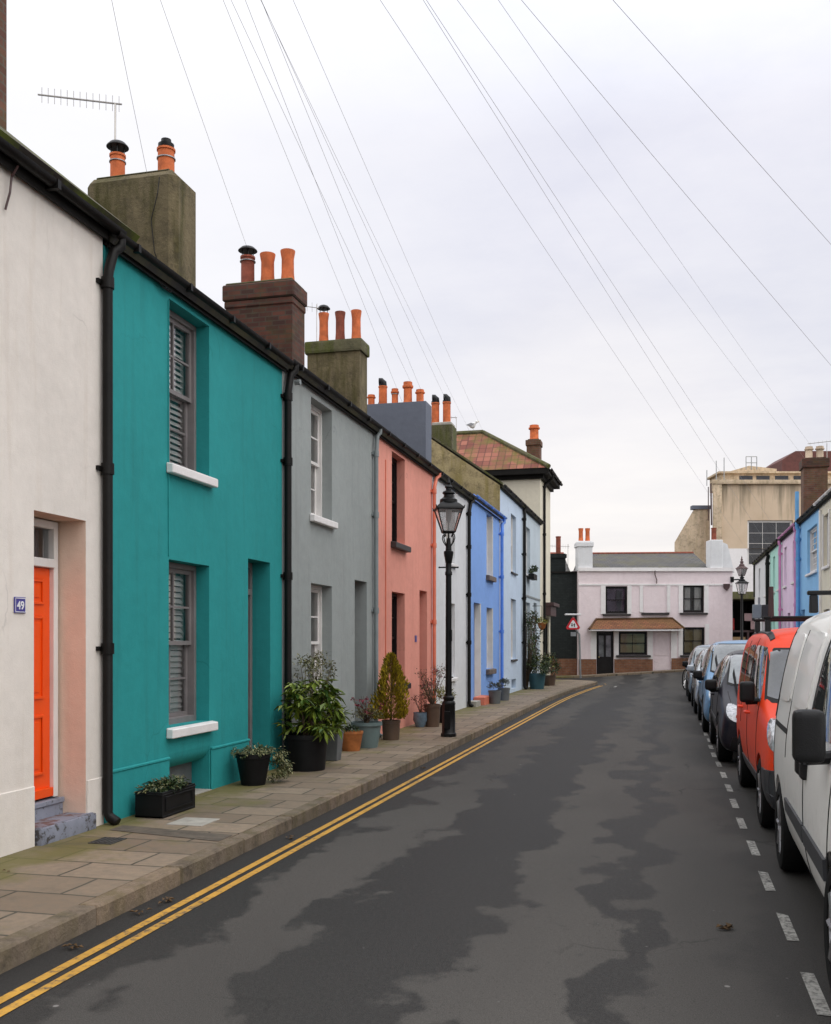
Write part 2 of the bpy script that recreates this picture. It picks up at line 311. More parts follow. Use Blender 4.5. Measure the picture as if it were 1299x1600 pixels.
def tan_streak():
    m, nt, b = newmat('tan render with run off stains'); co = coords(nt)
    c = ramp(nt, noi(nt, co, .5, 6, .6), [(.3, (.58, .445, .31)), (.7, (.70, .555, .41))])
    st = noi(nt, coords(nt, (1.3, 1.3, .11)), 1, 6, .62)
    z = nd(nt, 'ShaderNodeSeparateXYZ', {0: co}).outputs[2]
    hz = nd(nt, 'ShaderNodeMapRange', {'Value': z, 'From Min': 7.5, 'From Max': 11, 'To Min': -.12, 'To Max': .09}).outputs[0]
    f = nd(nt, 'ShaderNodeMath', {0: st, 1: hz}, operation='ADD').outputs[0]
    c = mix(nt, ramp(nt, f, [(.52, 0), (.68, .72)]), c, (.13, .11, .07))
    setc(nt, b, c); b.inputs['Roughness'].default_value = .9; bump(nt, b, noi(nt, co, 20, 4), .3, .02); return m
M['tanstreak'] = tan_streak()

# ------------------------------------------------------------------ geometry helpers
class Fr:
    def __init__(s, o, u, n): s.o, s.u, s.n = V(o), V(u), V(n)
    def p(s, u, n, z): return s.o + s.u*u + s.n*n + V((0, 0, z))
WLD = Fr((0, 0, 0), (1, 0, 0), (0, 1, 0))
LEFT = Fr((-4.5, 0, 0), (0, 1, 0), (1, 0, 0)); RIGHT = Fr((3.7, 0, 0), (0, 1, 0), (-1, 0, 0))
RT = V((CS, SN, 0)); FW = V((-SN, CS, 0))
def endfr(d): return Fr(FW*d, RT, -FW)
class B:
    def __init__(s): s.bm = bmesh.new(); s.uv = s.bm.loops.layers.uv.new('UVMap')
    def face(s, pts):
        f = s.bm.faces.new([s.bm.verts.new(p) for p in pts]); return f
    def hexa(s, P):
        v = [s.bm.verts.new(p) for p in P]
        for q in ((0, 1, 3, 2), (4, 6, 7, 5), (0, 4, 5, 1), (2, 3, 7, 6), (0, 2, 6, 4), (1, 5, 7, 3)): s.bm.faces.new([v[i] for i in q])
        return s
    def box(s, fr, u0, u1, n0, n1, z0, z1): return s.hexa([fr.p(u, n, z) for u in (u0, u1) for n in (n0, n1) for z in (z0, z1)])
    def prism(s, pts, vec):
        vec = V(vec); a = [s.bm.verts.new(p) for p in pts]; b = [s.bm.verts.new(V(p)+vec) for p in pts]; n = len(a)
        s.bm.faces.new(a); s.bm.faces.new(b[::-1])
        for i in range(n): s.bm.faces.new((a[i], b[i], b[(i+1) % n], a[(i+1) % n]))
        return s
    def tube(s, pts, r, seg=8, closed=False):
        pts = [V(p) for p in pts]; n = len(pts); rr = r if isinstance(r, (list, tuple)) else [r]*n; rings = []; prev = None
        for i, p in enumerate(pts):
            a = pts[i-1] if (i > 0 or closed) else p; b = pts[(i+1) % n] if (i < n-1 or closed) else p
            t = (b-a).normalized()
            if prev is None: x = t.orthogonal().normalized()
            else:
                x = prev - t*prev.dot(t); x = x.normalized() if x.length > 1e-6 else t.orthogonal().normalized()
            prev = x; y = t.cross(x)
            rings.append([s.bm.verts.new(p + (x*math.cos(2*math.pi*k/seg) + y*math.sin(2*math.pi*k/seg))*rr[i]) for k in range(seg)])
        for i in range(n if closed else n-1):
            a, b = rings[i], rings[(i+1) % n]
            for k in range(seg): s.bm.faces.new((a[k], a[(k+1) % seg], b[(k+1) % seg], b[k]))
        if not closed: s.bm.faces.new(rings[0][::-1]); s.bm.faces.new(rings[-1])
        return s
    def lathe(s, prof, c=(0, 0, 0), seg=20, axis='z', sq=1.0, rot=0):
        c = V(c); rings = []
        for r, h in prof:
            ring = []
            for k in range(seg):
                a = 2*math.pi*k/seg + rot; x, y = math.cos(a)*r, math.sin(a)*r*sq
                ring.append(s.bm.verts.new(c + (V((x, y, h)) if axis == 'z' else V((h, x, y)) if axis == 'x' else V((x, h, y)))))
            rings.append(ring)
        for a, b in zip(rings, rings[1:]):
            for k in range(seg): s.bm.faces.new((a[k], a[(k+1) % seg], b[(k+1) % seg], b[k]))
        if prof[0][0] > 1e-4: s.bm.faces.new(rings[0][::-1])
        if prof[-1][0] > 1e-4: s.bm.faces.new(rings[-1])
        return s
    def leaf(s, p, d, up, L, W, fold=.25):
        d = d.normalized(); x = d.cross(up); x = x.normalized() if x.length > 1e-4 else d.orthogonal().normalized(); nrm = x.cross(d)
        m = p + d*L*.5 - nrm*0; a = s.bm.verts.new(p); t = s.bm.verts.new(p + d*L - nrm*L*.12)
        l = s.bm.verts.new(m + x*W*.5 + nrm*W*fold); r = s.bm.verts.new(m - x*W*.5 + nrm*W*fold); 
        s.bm.faces.new((a, l, t)); s.bm.faces.new((a, t, r))
    def done(s, name, mat, parent=None, smooth=False, bevel=0, base=None, rz=0, fix=True, kind=None, label=None, cat=None, group=None, seg=1):
        bm = s.bm
        if fix:
            bmesh.ops.remove_doubles(bm, verts=bm.verts, dist=1e-5)
            bmesh.ops.recalc_face_normals(bm, faces=bm.faces)
        if bevel: bmesh.ops.bevel(bm, geom=[e for e in bm.edges if len(e.link_faces) == 2 and e.calc_face_angle(0) > .5], offset=bevel, segments=seg, affect='EDGES', profile=.7, clamp_overlap=True)
        me = bpy.data.meshes.new(name); bm.to_mesh(me); bm.free()
        return link(name, me, mat, parent, smooth, base, rz, kind, label, cat, group)
def link(name, me, mat, parent=None, smooth=False, base=None, rz=0, kind=None, label=None, cat=None, group=None):
    me.materials.clear(); me.materials.append(M[mat] if isinstance(mat, str) else mat)
    if smooth:
        me.polygons.foreach_set('use_smooth', [True]*len(me.polygons)); me.set_sharp_from_angle(angle=R(38))
    o = bpy.data.objects.new(name, me); COL.objects.link(o)
    if parent is not None:
        w = WM[parent.name]; me.transform(w.inverted()); o.parent = parent; WM[o.name] = w
    else:
        w = Matrix.Translation(base or (0, 0, 0)) @ Matrix.Rotation(rz, 4, 'Z'); me.transform(w.inverted()); o.matrix_world = w; WM[o.name] = w
    tag(o, label, cat, group, kind); return o
def tag(o, label=None, cat=None, group=None, kind=None):
    for k, v in (('label', label), ('category', cat), ('group', group), ('kind', kind)):
        if v: o[k] = v
def thing(name, label, cat, loc=(0, 0, 0), rz=0, group=None):
    o = bpy.data.objects.new(name, None); COL.objects.link(o); o.empty_display_size = .2
    w = Matrix.Translation(loc) @ Matrix.Rotation(rz, 4, 'Z'); o.matrix_world = w; WM[o.name] = w
    tag(o, label, cat, group); return o
def copy_tree(o, loc=None, parent=None, label=None):
    c = o.copy(); COL.objects.link(c)
    if parent: c.parent = parent
    if loc is not None: c.location = loc
    if label: c['label'] = label
    for ch in [x for x in bpy.data.objects if x.parent == o]: copy_tree(ch, None, c)
    return c
def gz(x, y):
    lat = x*CS + y*SN; a = max(0, min(1, (y-33)/12)); b = max(0, min(1, (lat-7.0)/7.0))
    return .42*a*a*(3-2*a)*b
def kx(y): return -3.12 + (0.0029*(y-25)**2 if y > 25 else 0)

# ------------------------------------------------------------------ setting
def grid_sheet(name, x0, x1, y0, y1, nx, ny, f, mat, kind='structure'):
    b = B(); vs = [[b.bm.verts.new((x0+(x1-x0)*i/nx, y0+(y1-y0)*j/ny, f(x0+(x1-x0)*i/nx, y0+(y1-y0)*j/ny))) for i in range(nx+1)] for j in range(ny+1)]
    for j in range(ny):
        for i in range(nx): b.bm.faces.new((vs[j][i], vs[j][i+1], vs[j+1][i+1], vs[j+1][i]))
    return b.done(name, mat, kind=kind, smooth=True)
b = B(); b.face([(-900, -900, -.008), (900, -900, -.008), (900, 900, -.008), (-900, 900, -.008)]); b.done('ground', 'ground', kind='structure')
grid_sheet('road', -26, 24, -8, 62, 50, 70, lambda x, y: gz(x, y), 'road')
def strip(b, inner, outer, z0, z1):
    for (a, c), (d, e) in zip(zip(inner, outer), zip(inner[1:], outer[1:])):
        pass
ys = [-8+i*.5 for i in range(93)] + [38.4]
ys = [y for y in ys if y <= 38.4]
edge = [(kx(y), y) for y in ys]
ex, ey = edge[-1]
for k in range(1, 10):
    a = k/9*math.pi/2; edge.append((ex-1.6+1.6*math.cos(a), ey+1.6*math.sin(a)))
edge += [(ex-1.6-i*1.0, ey+1.6) for i in range(1, 14)]
def offs(pts, d):
    out = []
    for i, p in enumerate(pts):
        a = V(pts[max(0, i-1)]); c = V(pts[min(len(pts)-1, i+1)]); t = (c-a).normalized(); out.append((p[0]-t.y*d, p[1]+t.x*d))
    return out
kin = offs(edge, .13)
b = B()
poly = [(x, y, .11) for x, y in kin] + [(-18, 40, .11), (-18, 36, .11), (-4.8, 36, .11), (-4.8, -8, .11)]
b.prism(poly, (0, 0, -.15)); b.done('pavement', 'slab', kind='structure')
# kerb stones with joints, one long kerb
b = B(); acc = 0; i = 0; rnd = random.Random(3)
while i < len(edge)-1:
    n = 2 if i < 94 else 3
    j = min(len(edge)-1, i+n); A, Bb = V(edge[i]), V(edge[j]); a2, b2 = V(kin[i]), V(kin[j])
    t = (Bb-A).normalized()*.006; dz = rnd.uniform(-.006, .006)
    P = []
    for q0, q1 in ((A+t, a2+t), (Bb-t, b2-t)):
        for q in (q0, q1):
            for z in (-.05, .113+dz): P.append((q.x, q.y, z))
    b.hexa(P); i = j
b.done('kerb', 'kerb', kind='structure', bevel=.012)
# right pavement and kerb (behind the parked cars)
grid_sheet('pavement_right', 2.68, 5, -8, 47.5, 4, 60, lambda x, y: gz(x, y)+.11, 'slab')
b = B()
for k in range(58):
    ya, yb = -8+k*.91+.004, -8+(k+1)*.91-.004; b.hexa([V((x, y, z+gz(2.6, y))) for x in (2.55, 2.685) for y in (ya, yb) for z in (-.1, .113)])
b.done('kerb_right', 'kerb', kind='structure', bevel=.015)
# far pavement in front of the houses across the end
EF = endfr(45.5)
b = B(); N = 16; top = []
for i in range(N+1):
    l = -2+i*(17.0/N); a = EF.p(l, 0, 0); c = EF.p(l, 1.15, 0); top.append((a, c))
vs = [[b.bm.verts.new((p.x, p.y, gz(p.x, p.y)+dz)) for p, dz in ((a, .08), (c, .08), (c, -.1))] for a, c in top]
for p, q in zip(vs, vs[1:]):
    b.bm.faces.new((p[0], q[0], q[1], p[1])); b.bm.faces.new((p[1], q[1], q[2], p[2]))
b.done('pavement_far', 'slab', kind='structure')
# markings
b = B()
for d0 in (.205, .305):
    e0, e1 = offs(edge[:-14], -d0), offs(edge[:-14], -(d0+.056))
    for p, q, r_, s_ in zip(e0, e0[1:], e1, e1[1:]):
        if p[1] < 38.9: b.face([(p[0], p[1], .004+gz(*p)), (r_[0], r_[1], .004+gz(*r_)), (s_[0], s_[1], .004+gz(*s_)), (q[0], q[1], .004+gz(*q))])
b.done('yellow_lines', 'yellow', kind='structure')
b = B(); rnd = random.Random(5)
for k in range(-4, 28):
    y = 4.56+1.1*k; w = .031; dx = rnd.uniform(-.012, .012)
    b.face([(.64-w+dx, y, .004), (.64+w+dx, y, .004), (.64+w+dx, y+rnd.uniform(.5, .6), .004), (.64-w+dx, y+.57, .004)])
b.face([(-1.9, 36.2, .006), (-1.82, 36.2, .006), (-1.78, 37.4, .006), (-1.86, 37.4, .006)])
b.done('parking_bay_lines', 'whiteline', kind='structure')
b = B(); b.face([(-4.3, 7.05, .114), (-4.3, 7.26, .114), (-3.26, 7.1, .114), (-3.26, 6.85, .114)][::-1]); b.done('drain_channel', 'darkstrip', kind='structure')
b = B(); b.box(WLD, -3.98, -3.66, 7.38, 7.72, .10, .115); b.done('pale_paving_slab', 'concrete', kind='structure')
b = B(); b.box(WLD, -4.17, -3.98, 6.55, 6.78, .10, .116)
for k in range(5): b.box(WLD, -4.16+k*.036, -4.145+k*.036, 6.57, 6.76, .116, .120)
b.done('stopcock_cover', 'castiron', label='small dark iron cover set in the paving by the blue step', cat='cover', base=(-4.08, 6.66, .11))

# ------------------------------------------------------------------ building parts
def uv_plane(b, f, o, du, dv):
    for l in f.loops:
        q = l.vert.co - o; l[b.uv].uv = (q.dot(du), q.dot(dv))
def wall_front(b, fr, u0, u1, z0, z1, ops, n=0.0):
    us = sorted({u0, u1, *[o[0] for o in ops], *[o[1] for o in ops]}); zs = sorted({z0, z1, *[o[2] for o in ops], *[o[3] for o in ops]})
    us = [u for u in us if u0 <= u <= u1]; zs = [z for z in zs if z0 <= z <= z1]
    for ua, ub in zip(us, us[1:]):
        for za, zb in zip(zs, zs[1:]):
            cu, cz = (ua+ub)/2, (za+zb)/2
            if not any(o[0] < cu < o[1] and o[2] < cz < o[3] for o in ops): b.face([fr.p(ua, n, za), fr.p(ub, n, za), fr.p(ub, n, zb), fr.p(ua, n, zb)])
def reveals(b, fr, o, n=0.0):
    a, c, z0, z1, d = o[:5]
    for p, q in (((a, z0), (a, z1)), ((a, z1), (c, z1)), ((c, z1), (c, z0)), ((c, z0), (a, z0))):
        b.face([fr.p(p[0], n, p[1]), fr.p(q[0], n, q[1]), fr.p(q[0], n-d, q[1]), fr.p(p[0], n-d, p[1])])
def window(fr, par, u0, u1, z0, z1, rec, fm, cols=2, rows=2, sill=None, back=None, glassm='glass', split=True, fw=.05, simple=False):
    b = B(); n0, n1 = -rec-.26, -rec
    b.box(fr, u0, u0+fw, n0, n1, z0, z1).box(fr, u1-fw, u1, n0, n1, z0, z1).box(fr, u0+fw, u1-fw, n0, n1, z1-fw, z1).box(fr, u0+fw, u1-fw, n0, n1, z0, z0+fw*1.2)
    w = b.done('window', fm, par, bevel=.004)
    a, c, lo, hi = u0+fw, u1-fw, z0+fw*1.2, z1-fw; mid = (lo+hi)/2
    halves = ((mid-.02, hi, -rec-.03, -rec-.065), (lo, mid+.02, -rec-.072, -rec-.107)) if split else ((lo, hi, -rec-.03, -rec-.07),)
    for z_0, z_1, nf, nb in halves:
        b = B(); st = .04
        b.box(fr, a, a+st, nb, nf, z_0, z_1).box(fr, c-st, c, nb, nf, z_0, z_1).box(fr, a+st, c-st, nb, nf, z_1-st, z_1).box(fr, a+st, c-st, nb, nf, z_0, z_0+st)
        for k in range(1, cols):
            u = a+st+(c-a-2*st)*k/cols; b.box(fr, u-.010, u+.010, nb+.002, nf-.004, z_0+st, z_1-st)
        for k in range(1, rows):
            z = z_0+st+(z_1-z_0-2*st)*k/rows; b.box(fr, a+st, c-st, nb+.004, nf-.006, z-.010, z+.010)
        b.done('sash', fm, w)
        nm = (nf+nb)/2; g = B(); g.face([fr.p(a+st*.8, nm, z_0+st*.8), fr.p(c-st*.8, nm, z_0+st*.8), fr.p(c-st*.8, nm, z_1-st*.8), fr.p(a+st*.8, nm, z_1-st*.8)])
        g.done('pane', glassm, w, fix=False)
    nb = -rec-.116
    if back == 'louvre':
        b = B(); m = (a+c)/2
        for p, q in ((a-.02, m-.005), (m+.005, c+.02)):
            b.box(fr, p, p+.035, nb-.03, nb, lo, hi).box(fr, q-.035, q, nb-.03, nb, lo, hi).box(fr, p+.035, q-.035, nb-.03, nb, mid-.03, mid+.03)
            z = lo+.04
            while z < hi-.03:
                if abs(z-mid) > .045:
                    b.hexa([fr.p(u, n, zz+z) for u in (p+.035, q-.035) for n, zz in ((nb-.036, .024), (nb-.034, .030), (nb+.002, -.022), (nb+.004, -.016))])
                z += .058
        b.done('shutter', 'shutter', w)
    elif back:
        b = B(); k = 28; ua, ub = a-.03, c+.03
        if back == 'curtain':
            ps = [(ua+(ub-ua)*i/k, nb-.05+.022*math.sin(i*1.9)+.01*math.sin(i*.8)) for i in range(k+1)]
            for (p, n), (q, m_) in zip(ps, ps[1:]):
                if abs((p+q)/2-(a+c)/2) < (c-a)*.10: continue
                b.face([fr.p(p, n, lo-.02), fr.p(q, m_, lo-.02), fr.p(q, m_, hi+.02), fr.p(p, n, hi+.02)])
            b.done('curtain', 'curtain', w, smooth=True)
        else:
            b.box(fr, ua, ub, nb-.06, nb-.05, lo-.02, hi+.02); b.done('blind', back, w)
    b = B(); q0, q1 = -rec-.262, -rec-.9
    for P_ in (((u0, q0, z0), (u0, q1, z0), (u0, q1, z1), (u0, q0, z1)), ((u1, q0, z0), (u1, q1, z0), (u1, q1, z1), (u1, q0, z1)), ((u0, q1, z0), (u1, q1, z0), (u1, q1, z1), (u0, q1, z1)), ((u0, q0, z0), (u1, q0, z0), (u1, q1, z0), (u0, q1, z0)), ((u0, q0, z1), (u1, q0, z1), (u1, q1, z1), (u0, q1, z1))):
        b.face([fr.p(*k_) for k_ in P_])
    b.done('dark_room_box', 'shop', w)  # near-black liner, its colour stands in for the unlit interior
    if sill:
        sm, ov, h, pr = sill
        b = B(); b.hexa([fr.p(u, n, z) for u in (u0-ov, u1+ov) for n, z in ((.002, z0-h), (.002, z0-.002), (pr, z0-h), (pr, z0-.014))])
        b.box(fr, u0+.002, u1-.002, -rec+.0, .001, z0-h*.6, z0-.001)
        b.done('sill', sm, w, bevel=.008)
    return w
def door(fr, par, u0, u1, z0, z1, rec, dm, fm, transom=None, panels=True, knob='brass', fw=.06, side=1):
    b = B(); n0, n1 = -rec-.1, -rec; zt = transom or z1-fw
    b.box(fr, u0, u0+fw, n0, n1, z0, z1).box(fr, u1-fw, u1, n0, n1, z0, z1).box(fr, u0+fw, u1-fw, n0, n1, z1-fw, z1)
    if transom: b.box(fr, u0+fw, u1-fw, n0, n1+.015, zt, zt+.07)
    f = b.done('door_frame', fm, par, bevel=.005)
    if transom:
        g = B(); g.face([fr.p(u0+fw, -rec-.05, zt+.07), fr.p(u1-fw, -rec-.05, zt+.07), fr.p(u1-fw, -rec-.05, z1-fw), fr.p(u0+fw, -rec-.05, z1-fw)]); g.done('fanlight', 'glass', f, fix=False)
        g = B(); g.box(fr, u0+fw, u1-fw, -rec-.16, -rec-.14, zt+.02, z1); g.done('fanlight_blind', 'curtain_dark', f)
    b = B(); a, c = u0+fw+.003, u1-fw-.003; lo, hi = z0+.012, zt-.004; nf = -rec-.035
    b.box(fr, a, c, nf-.045, nf, lo, hi)
    if panels:
        m = (a+c)/2; H = hi-lo
        for p, q in ((a+.09, m-.04), (m+.04, c-.09)):
            for e, g_ in ((.10, .36), (.43, .79), (.84, .95)):
                zz, zy = lo+H*e, lo+H*g_; t = .022
                b.box(fr, p, p+t, nf, nf+.014, zz, zy).box(fr, q-t, q, nf, nf+.014, zz, zy).box(fr, p+t, q-t, nf, nf+.014, zz, zz+t).box(fr, p+t, q-t, nf, nf+.014, zy-t, zy)
                b.box(fr, p+t+.03, q-t-.03, nf, nf+.008, zz+t+.03, zy-t-.03)
        b.box(fr, a, c, nf, nf+.035, lo, lo+.07)
    d = b.done('door', dm, par, bevel=.003)
    k = B(); u = a+.05 if side > 0 else c-.05; cz = lo+.42*(hi-lo)
    k.tube([fr.p(u, nf, cz), fr.p(u, nf+.03, cz), fr.p(u, nf+.04, cz), fr.p(u, nf+.06, cz), fr.p(u, nf+.065, cz)], [.012, .012, .028, .028, .012], 10)
    k.done('door_knob', knob, d, smooth=True)
    return d
def downpipe(fr, par, u, ztop, zbot, mat, r=.036, n=.06, offs_=.18, gut=.105, collars=(1.3, 2.7), shoe=True, uo=.0):
    b = B(); pts = [fr.p(u+uo, gut, ztop), fr.p(u+uo, gut, ztop-.1), fr.p(u+uo*.6, gut-.04, ztop-.16), fr.p(u, n+.01, ztop-.16-offs_), fr.p(u, n, ztop-.24-offs_), fr.p(u, n, zbot+.08)]
    if shoe: pts += [fr.p(u, n+.02, zbot+.04), fr.p(u, n+.09, zbot)]
    b.tube(pts, r, 10)
    for z in list(collars)+[ztop-.26-offs_]:
        b.tube([fr.p(u, n, z-.045), fr.p(u, n, z+.045)], r*1.28, 10)
        b.box(fr, u-r*2.1, u+r*2.1, 0.0, .025, z-.018, z+.018)
    return b.done('downpipe', mat, par, smooth=True)
def gutter(fr, par, u0, u1, z, mat, n=.105, r=.05, brackets=True):
    b = B(); seg = 9; ring = []
    for u in (u0, u1):
        ring.append([fr.p(u, n+math.cos(math.pi+k*math.pi/(seg-1))*r, z+math.sin(math.pi+k*math.pi/(seg-1))*r) for k in range(seg)] + [fr.p(u, n+math.cos(math.pi*2-k*math.pi/(seg-1))*(r-.008), z+math.sin(math.pi*2-k*math.pi/(seg-1))*(r-.008)) for k in range(seg)])
    A = [b.bm.verts.new(p) for p in ring[0]]; Bv = [b.bm.verts.new(p) for p in ring[1]]; n_ = len(A)
    for k in range(n_): b.bm.faces.new((A[k], A[(k+1) % n_], Bv[(k+1) % n_], Bv[k]))
    b.bm.faces.new(A[::-1]); b.bm.faces.new(Bv)
    if brackets:
        u = u0+.3
        while u < u1: b.box(fr, u-.02, u+.02, n-r-.012, n+r+.006, z-r-.012, z+.004); u += .95
    return b.done('gutter', mat, par, smooth=True)
def roof(fr, par, u0, u1, z, slope, depth, mat, over=.08, th=.07, lift=0, full=True):
    b = B(); rz_ = z + slope*depth; z0 = z - slope*over*0 + lift
    up = (fr.n*(-1) + V((0, 0, slope))).normalized()
    P = [fr.p(u0, over, z0-slope*over), fr.p(u1, over, z0-slope*over), fr.p(u1, -depth, rz_+lift), fr.p(u0, -depth, rz_+lift)]
    nrm = (fr.n*slope + V((0, 0, 1))).normalized()*th
    top = [p+nrm for p in P]
    f = b.face(top); uv_plane(b, f, top[0], fr.u, up)
    b.face(P[::-1])
    for i in range(4): b.face([P[i], P[(i+1) % 4], top[(i+1) % 4], top[i]])
    if full:
        Q = [fr.p(u0, -depth, rz_+lift), fr.p(u1, -depth, rz_+lift), fr.p(u1, -2*depth-.2, z0-slope*.2), fr.p(u0, -2*depth-.2, z0-slope*.2)]
        n2 = (fr.n*(-slope) + V((0, 0, 1))).normalized()*th
        t2 = [p+n2 for p in Q]; f = b.face(t2[::-1]); uv_plane(b, f, t2[0], fr.u, V((0, 0, 1)))
        b.face(Q)
        for i in range(4): b.face([Q[i], Q[(i+1) % 4], t2[(i+1) % 4], t2[i]])
    o = b.done('roof', mat, par)
    rb = B(); rb.tube([fr.p(u0, -depth, rz_+lift+th*.8), fr.p(u1, -depth, rz_+lift+th*.8)], .09, 8); rb.done('ridge', mat if mat != 'pantile' else 'terracotta', o, smooth=True)
    return o
def shell(fr, par, u0, u1, eave, ops, mat, slope=.7, depth=3.4, z0=-.05):
    b = B(); wall_front(b, fr, u0, u1, z0, eave, ops)
    for o in ops: reveals(b, fr, o)
    for u in (u0, u1): b.face([fr.p(u, 0, z0), fr.p(u, 0, eave), fr.p(u, -depth, eave+slope*depth), fr.p(u, -2*depth, eave), fr.p(u, -2*depth, z0)])
    b.face([fr.p(u0, -2*depth, z0), fr.p(u1, -2*depth, z0), fr.p(u1, -2*depth, eave), fr.p(u0, -2*depth, eave)])
    return b.done('wall', mat, par, bevel=0)
def eaves(fr, par, u0, u1, z, fm='fascia', sm=None, depth=.05, h=.13):
    b = B(); b.box(fr, u0, u1, .003, depth, z-.03, z-.008); b.box(fr, u0, u1, depth-.02, depth+.003, z-.05, z+h-.05); return b.done('fascia', fm, par)
def chimney(par, x0, x1, y0, y1, zb, zt, mat, capm=None, cap=(.06, .18), pots=(), bev=.0, band=None):
    b = B(); b.box(WLD, x0, x1, y0, y1, zb, zt)
    ch = b.done('chimney', mat, par, bevel=bev)
    if capm:
        e, h = cap; c = B(); c.box(WLD, x0-e, x1+e, y0-e, y1+e, zt-h, zt+.012)
        if band: c.box(WLD, x0-e*.5, x1+e*.5, y0-e*.5, y1+e*.5, zt-h-.07, zt-h-.002)
        # flaunching
        c.hexa([V((x, y, z)) for x, y_ in ((x0+.04, 0), (x1-.04, 0)) for y in (y0+.04, y1-.04) for z in (zt+.0, zt+.06)])
        c.done('chimney_cap', capm, ch, bevel=.025, seg=2)
    for p in pots: pot(ch, *p)
    return ch
def pot(par, x, y, z, h, r, mat='terracotta', kind='plain', r2=None):
    r2 = r2 or r*.92; b = B()
    if kind == 'flare': prof = [(r, 0), (r*.86, h*.35), (r*.84, h*.75), (r*1.02, h*.97), (r*1.02, h), (r*.8, h), (r*.7, h*.6)]
    elif kind == 'collar': prof = [(r*1.05, 0), (r*1.0, h*.1), (r*.86, h*.2), (r*.84, h*.72), (r*1.1, h*.76), (r*1.12, h*.84), (r*.92, h*.86), (r*.9, h), (r*.72, h), (r*.7, h*.6)]
    else: prof = [(r*.96, 0), (r*.94, h*.93), (r*1.06, h*.94), (r*1.06, h), (r*.85, h), (r*.8, h*.6)]
    b.lathe(prof, (x, y, z), 18); p = b.done('chimney_pot', mat, par, smooth=True)
    return p
def cowl(par, x, y, z, r, kind='hat'):
    b = B()
    if kind == 'hat':
        for k in range(4):
            a = k*math.pi/2+.5; b.tube([(x+math.cos(a)*r*.75, y+math.sin(a)*r*.75, z-.03), (x+math.cos(a)*r*.75, y+math.sin(a)*r*.75, z+.11)], .008, 6)
        b.lathe([(r*1.32, .095), (r*1.3, .105), (r*.9, .15), (r*.3, .175), (.001, .18)], (x, y, z), 18)
    elif kind == 'hood':
        b.tube([(x, y, z-.05), (x, y, z+.05), (x, y-.01, z+.1), (x-.03, y-.02, z+.13), (x-.09, y-.03, z+.13)], [r*.95, r*.95, r*.95, r*.9, r*.9], 12)
    else:
        b.lathe([(r*.9, -.02), (r*1.1, .03), (r*1.12, .07), (r*.75, .08), (r*.7, .13), (.001, .14)], (x, y, z), 16)
    return b.done('cowl', 'iron', par, smooth=True)
def strap(par, x, y, z, r):
    b = B(); b.lathe([(r, -.006), (r+.005, -.006), (r+.005, .006), (r, .006)], (x, y, z), 18); return b.done('strap', 'galv', par, smooth=True)

# ------------------------------------------------------------------ left terrace
SW = ('sill_white', .06, .10, .075)
# white house, number 49
h = thing('terraced_house', 'cream white house with orange door and worn blue step, nearest on the left', 'house', (-4.5, 3.3, 0), group='terraced houses on the left')
ops = [(6.37, 7.04, .11, 2.57, .34)]
b = B(); wall_front(b, LEFT, 3.3, 7.285, -.05, 4.93, ops)
for u in (3.3, 7.285): b.face([LEFT.p(u, 0, -.05), LEFT.p(u, 0, 4.93), LEFT.p(u, -3.4, 7.5), LEFT.p(u, -6.8, 4.93), LEFT.p(u, -6.8, -.05)])
b.face([LEFT.p(3.3, -6.8, -.05), LEFT.p(7.285, -6.8, -.05), LEFT.p(7.285, -6.8, 4.93), LEFT.p(3.3, -6.8, 4.93)])
b.done('wall', 'white49', h)
b = B(); reveals(b, LEFT, ops[0]); b.done('door_reveal', 'jamb49', h)
b = B(); b.box(LEFT, 3.3, 6.366, .001, .014, -.04, .55).box(LEFT, 7.05, 7.284, .001, .012, -.04, .50); b.done('plinth', 'white49', h, bevel=.006)
door(LEFT, h, 6.20, 7.02, .37, 2.56, .235, 'orange', 'white_wood', transom=2.19, side=1)
b = B(); b.box(LEFT, 6.385, 7.11, -.20, .055, .09, .235); st = b.done('doorstep', 'step', h, bevel=.02, smooth=True, seg=2)
b = B(); b.box(LEFT, 6.375, 7.035, -.345, -.20, .09, .362).box(LEFT, 6.375, 7.035, -.21, -.185, .325, .366); b.done('threshold', 'step', h, bevel=.006)
b = B(); b.box(LEFT, 6.40, 7.09, -.18, .035, .236, .239); b.done('worn_tread', 'steptop', st)
eaves(LEFT, h, 3.3, 7.285, 4.95, 'fascia')
gutter(LEFT, h, 3.3, 7.40, 5.0, 'gutter', r=.05)
roof(LEFT, h, 3.3, 7.62, 5.04, .815, 3.3, 'mosstile', over=.10, th=.08, lift=.03)
downpipe(LEFT, h, 7.27, 4.98, .13, 'gutter', r=.042, n=.055, gut=.105, collars=(1.55, 3.02), uo=.12)
chimney(h, -6.6, -5.42, 6.6, 7.3, 5.6, 7.6, 'brick2')
b = B(); b.tube([LEFT.p(6.02, .02, 4.62), LEFT.p(6.03, .05, 4.74), LEFT.p(6.06, .04, 4.86), LEFT.p(6.05, .1, 4.93)], .008, 6); b.done('cable', 'brown_paint', h)
b = B(); b.box(LEFT, 6.135, 6.262, .002, .012, 1.81, 1.925); pl = b.done('house_number_plate', 'plaque', bevel=.003, base=(-4.5, 6.2, 1.81), label='small blue enamel plate reading 49 on the cream wall beside the orange door', cat='number plate')
b = B()
for u0, u1, z0, z1 in ((6.141, 6.256, 1.816, 1.821), (6.141, 6.256, 1.914, 1.919), (6.141, 6.145, 1.821, 1.914), (6.252, 6.256, 1.821, 1.914)): b.box(LEFT, u0, u1, .0125, .0135, z0, z1)
b.done('border', 'enamel_white', pl)
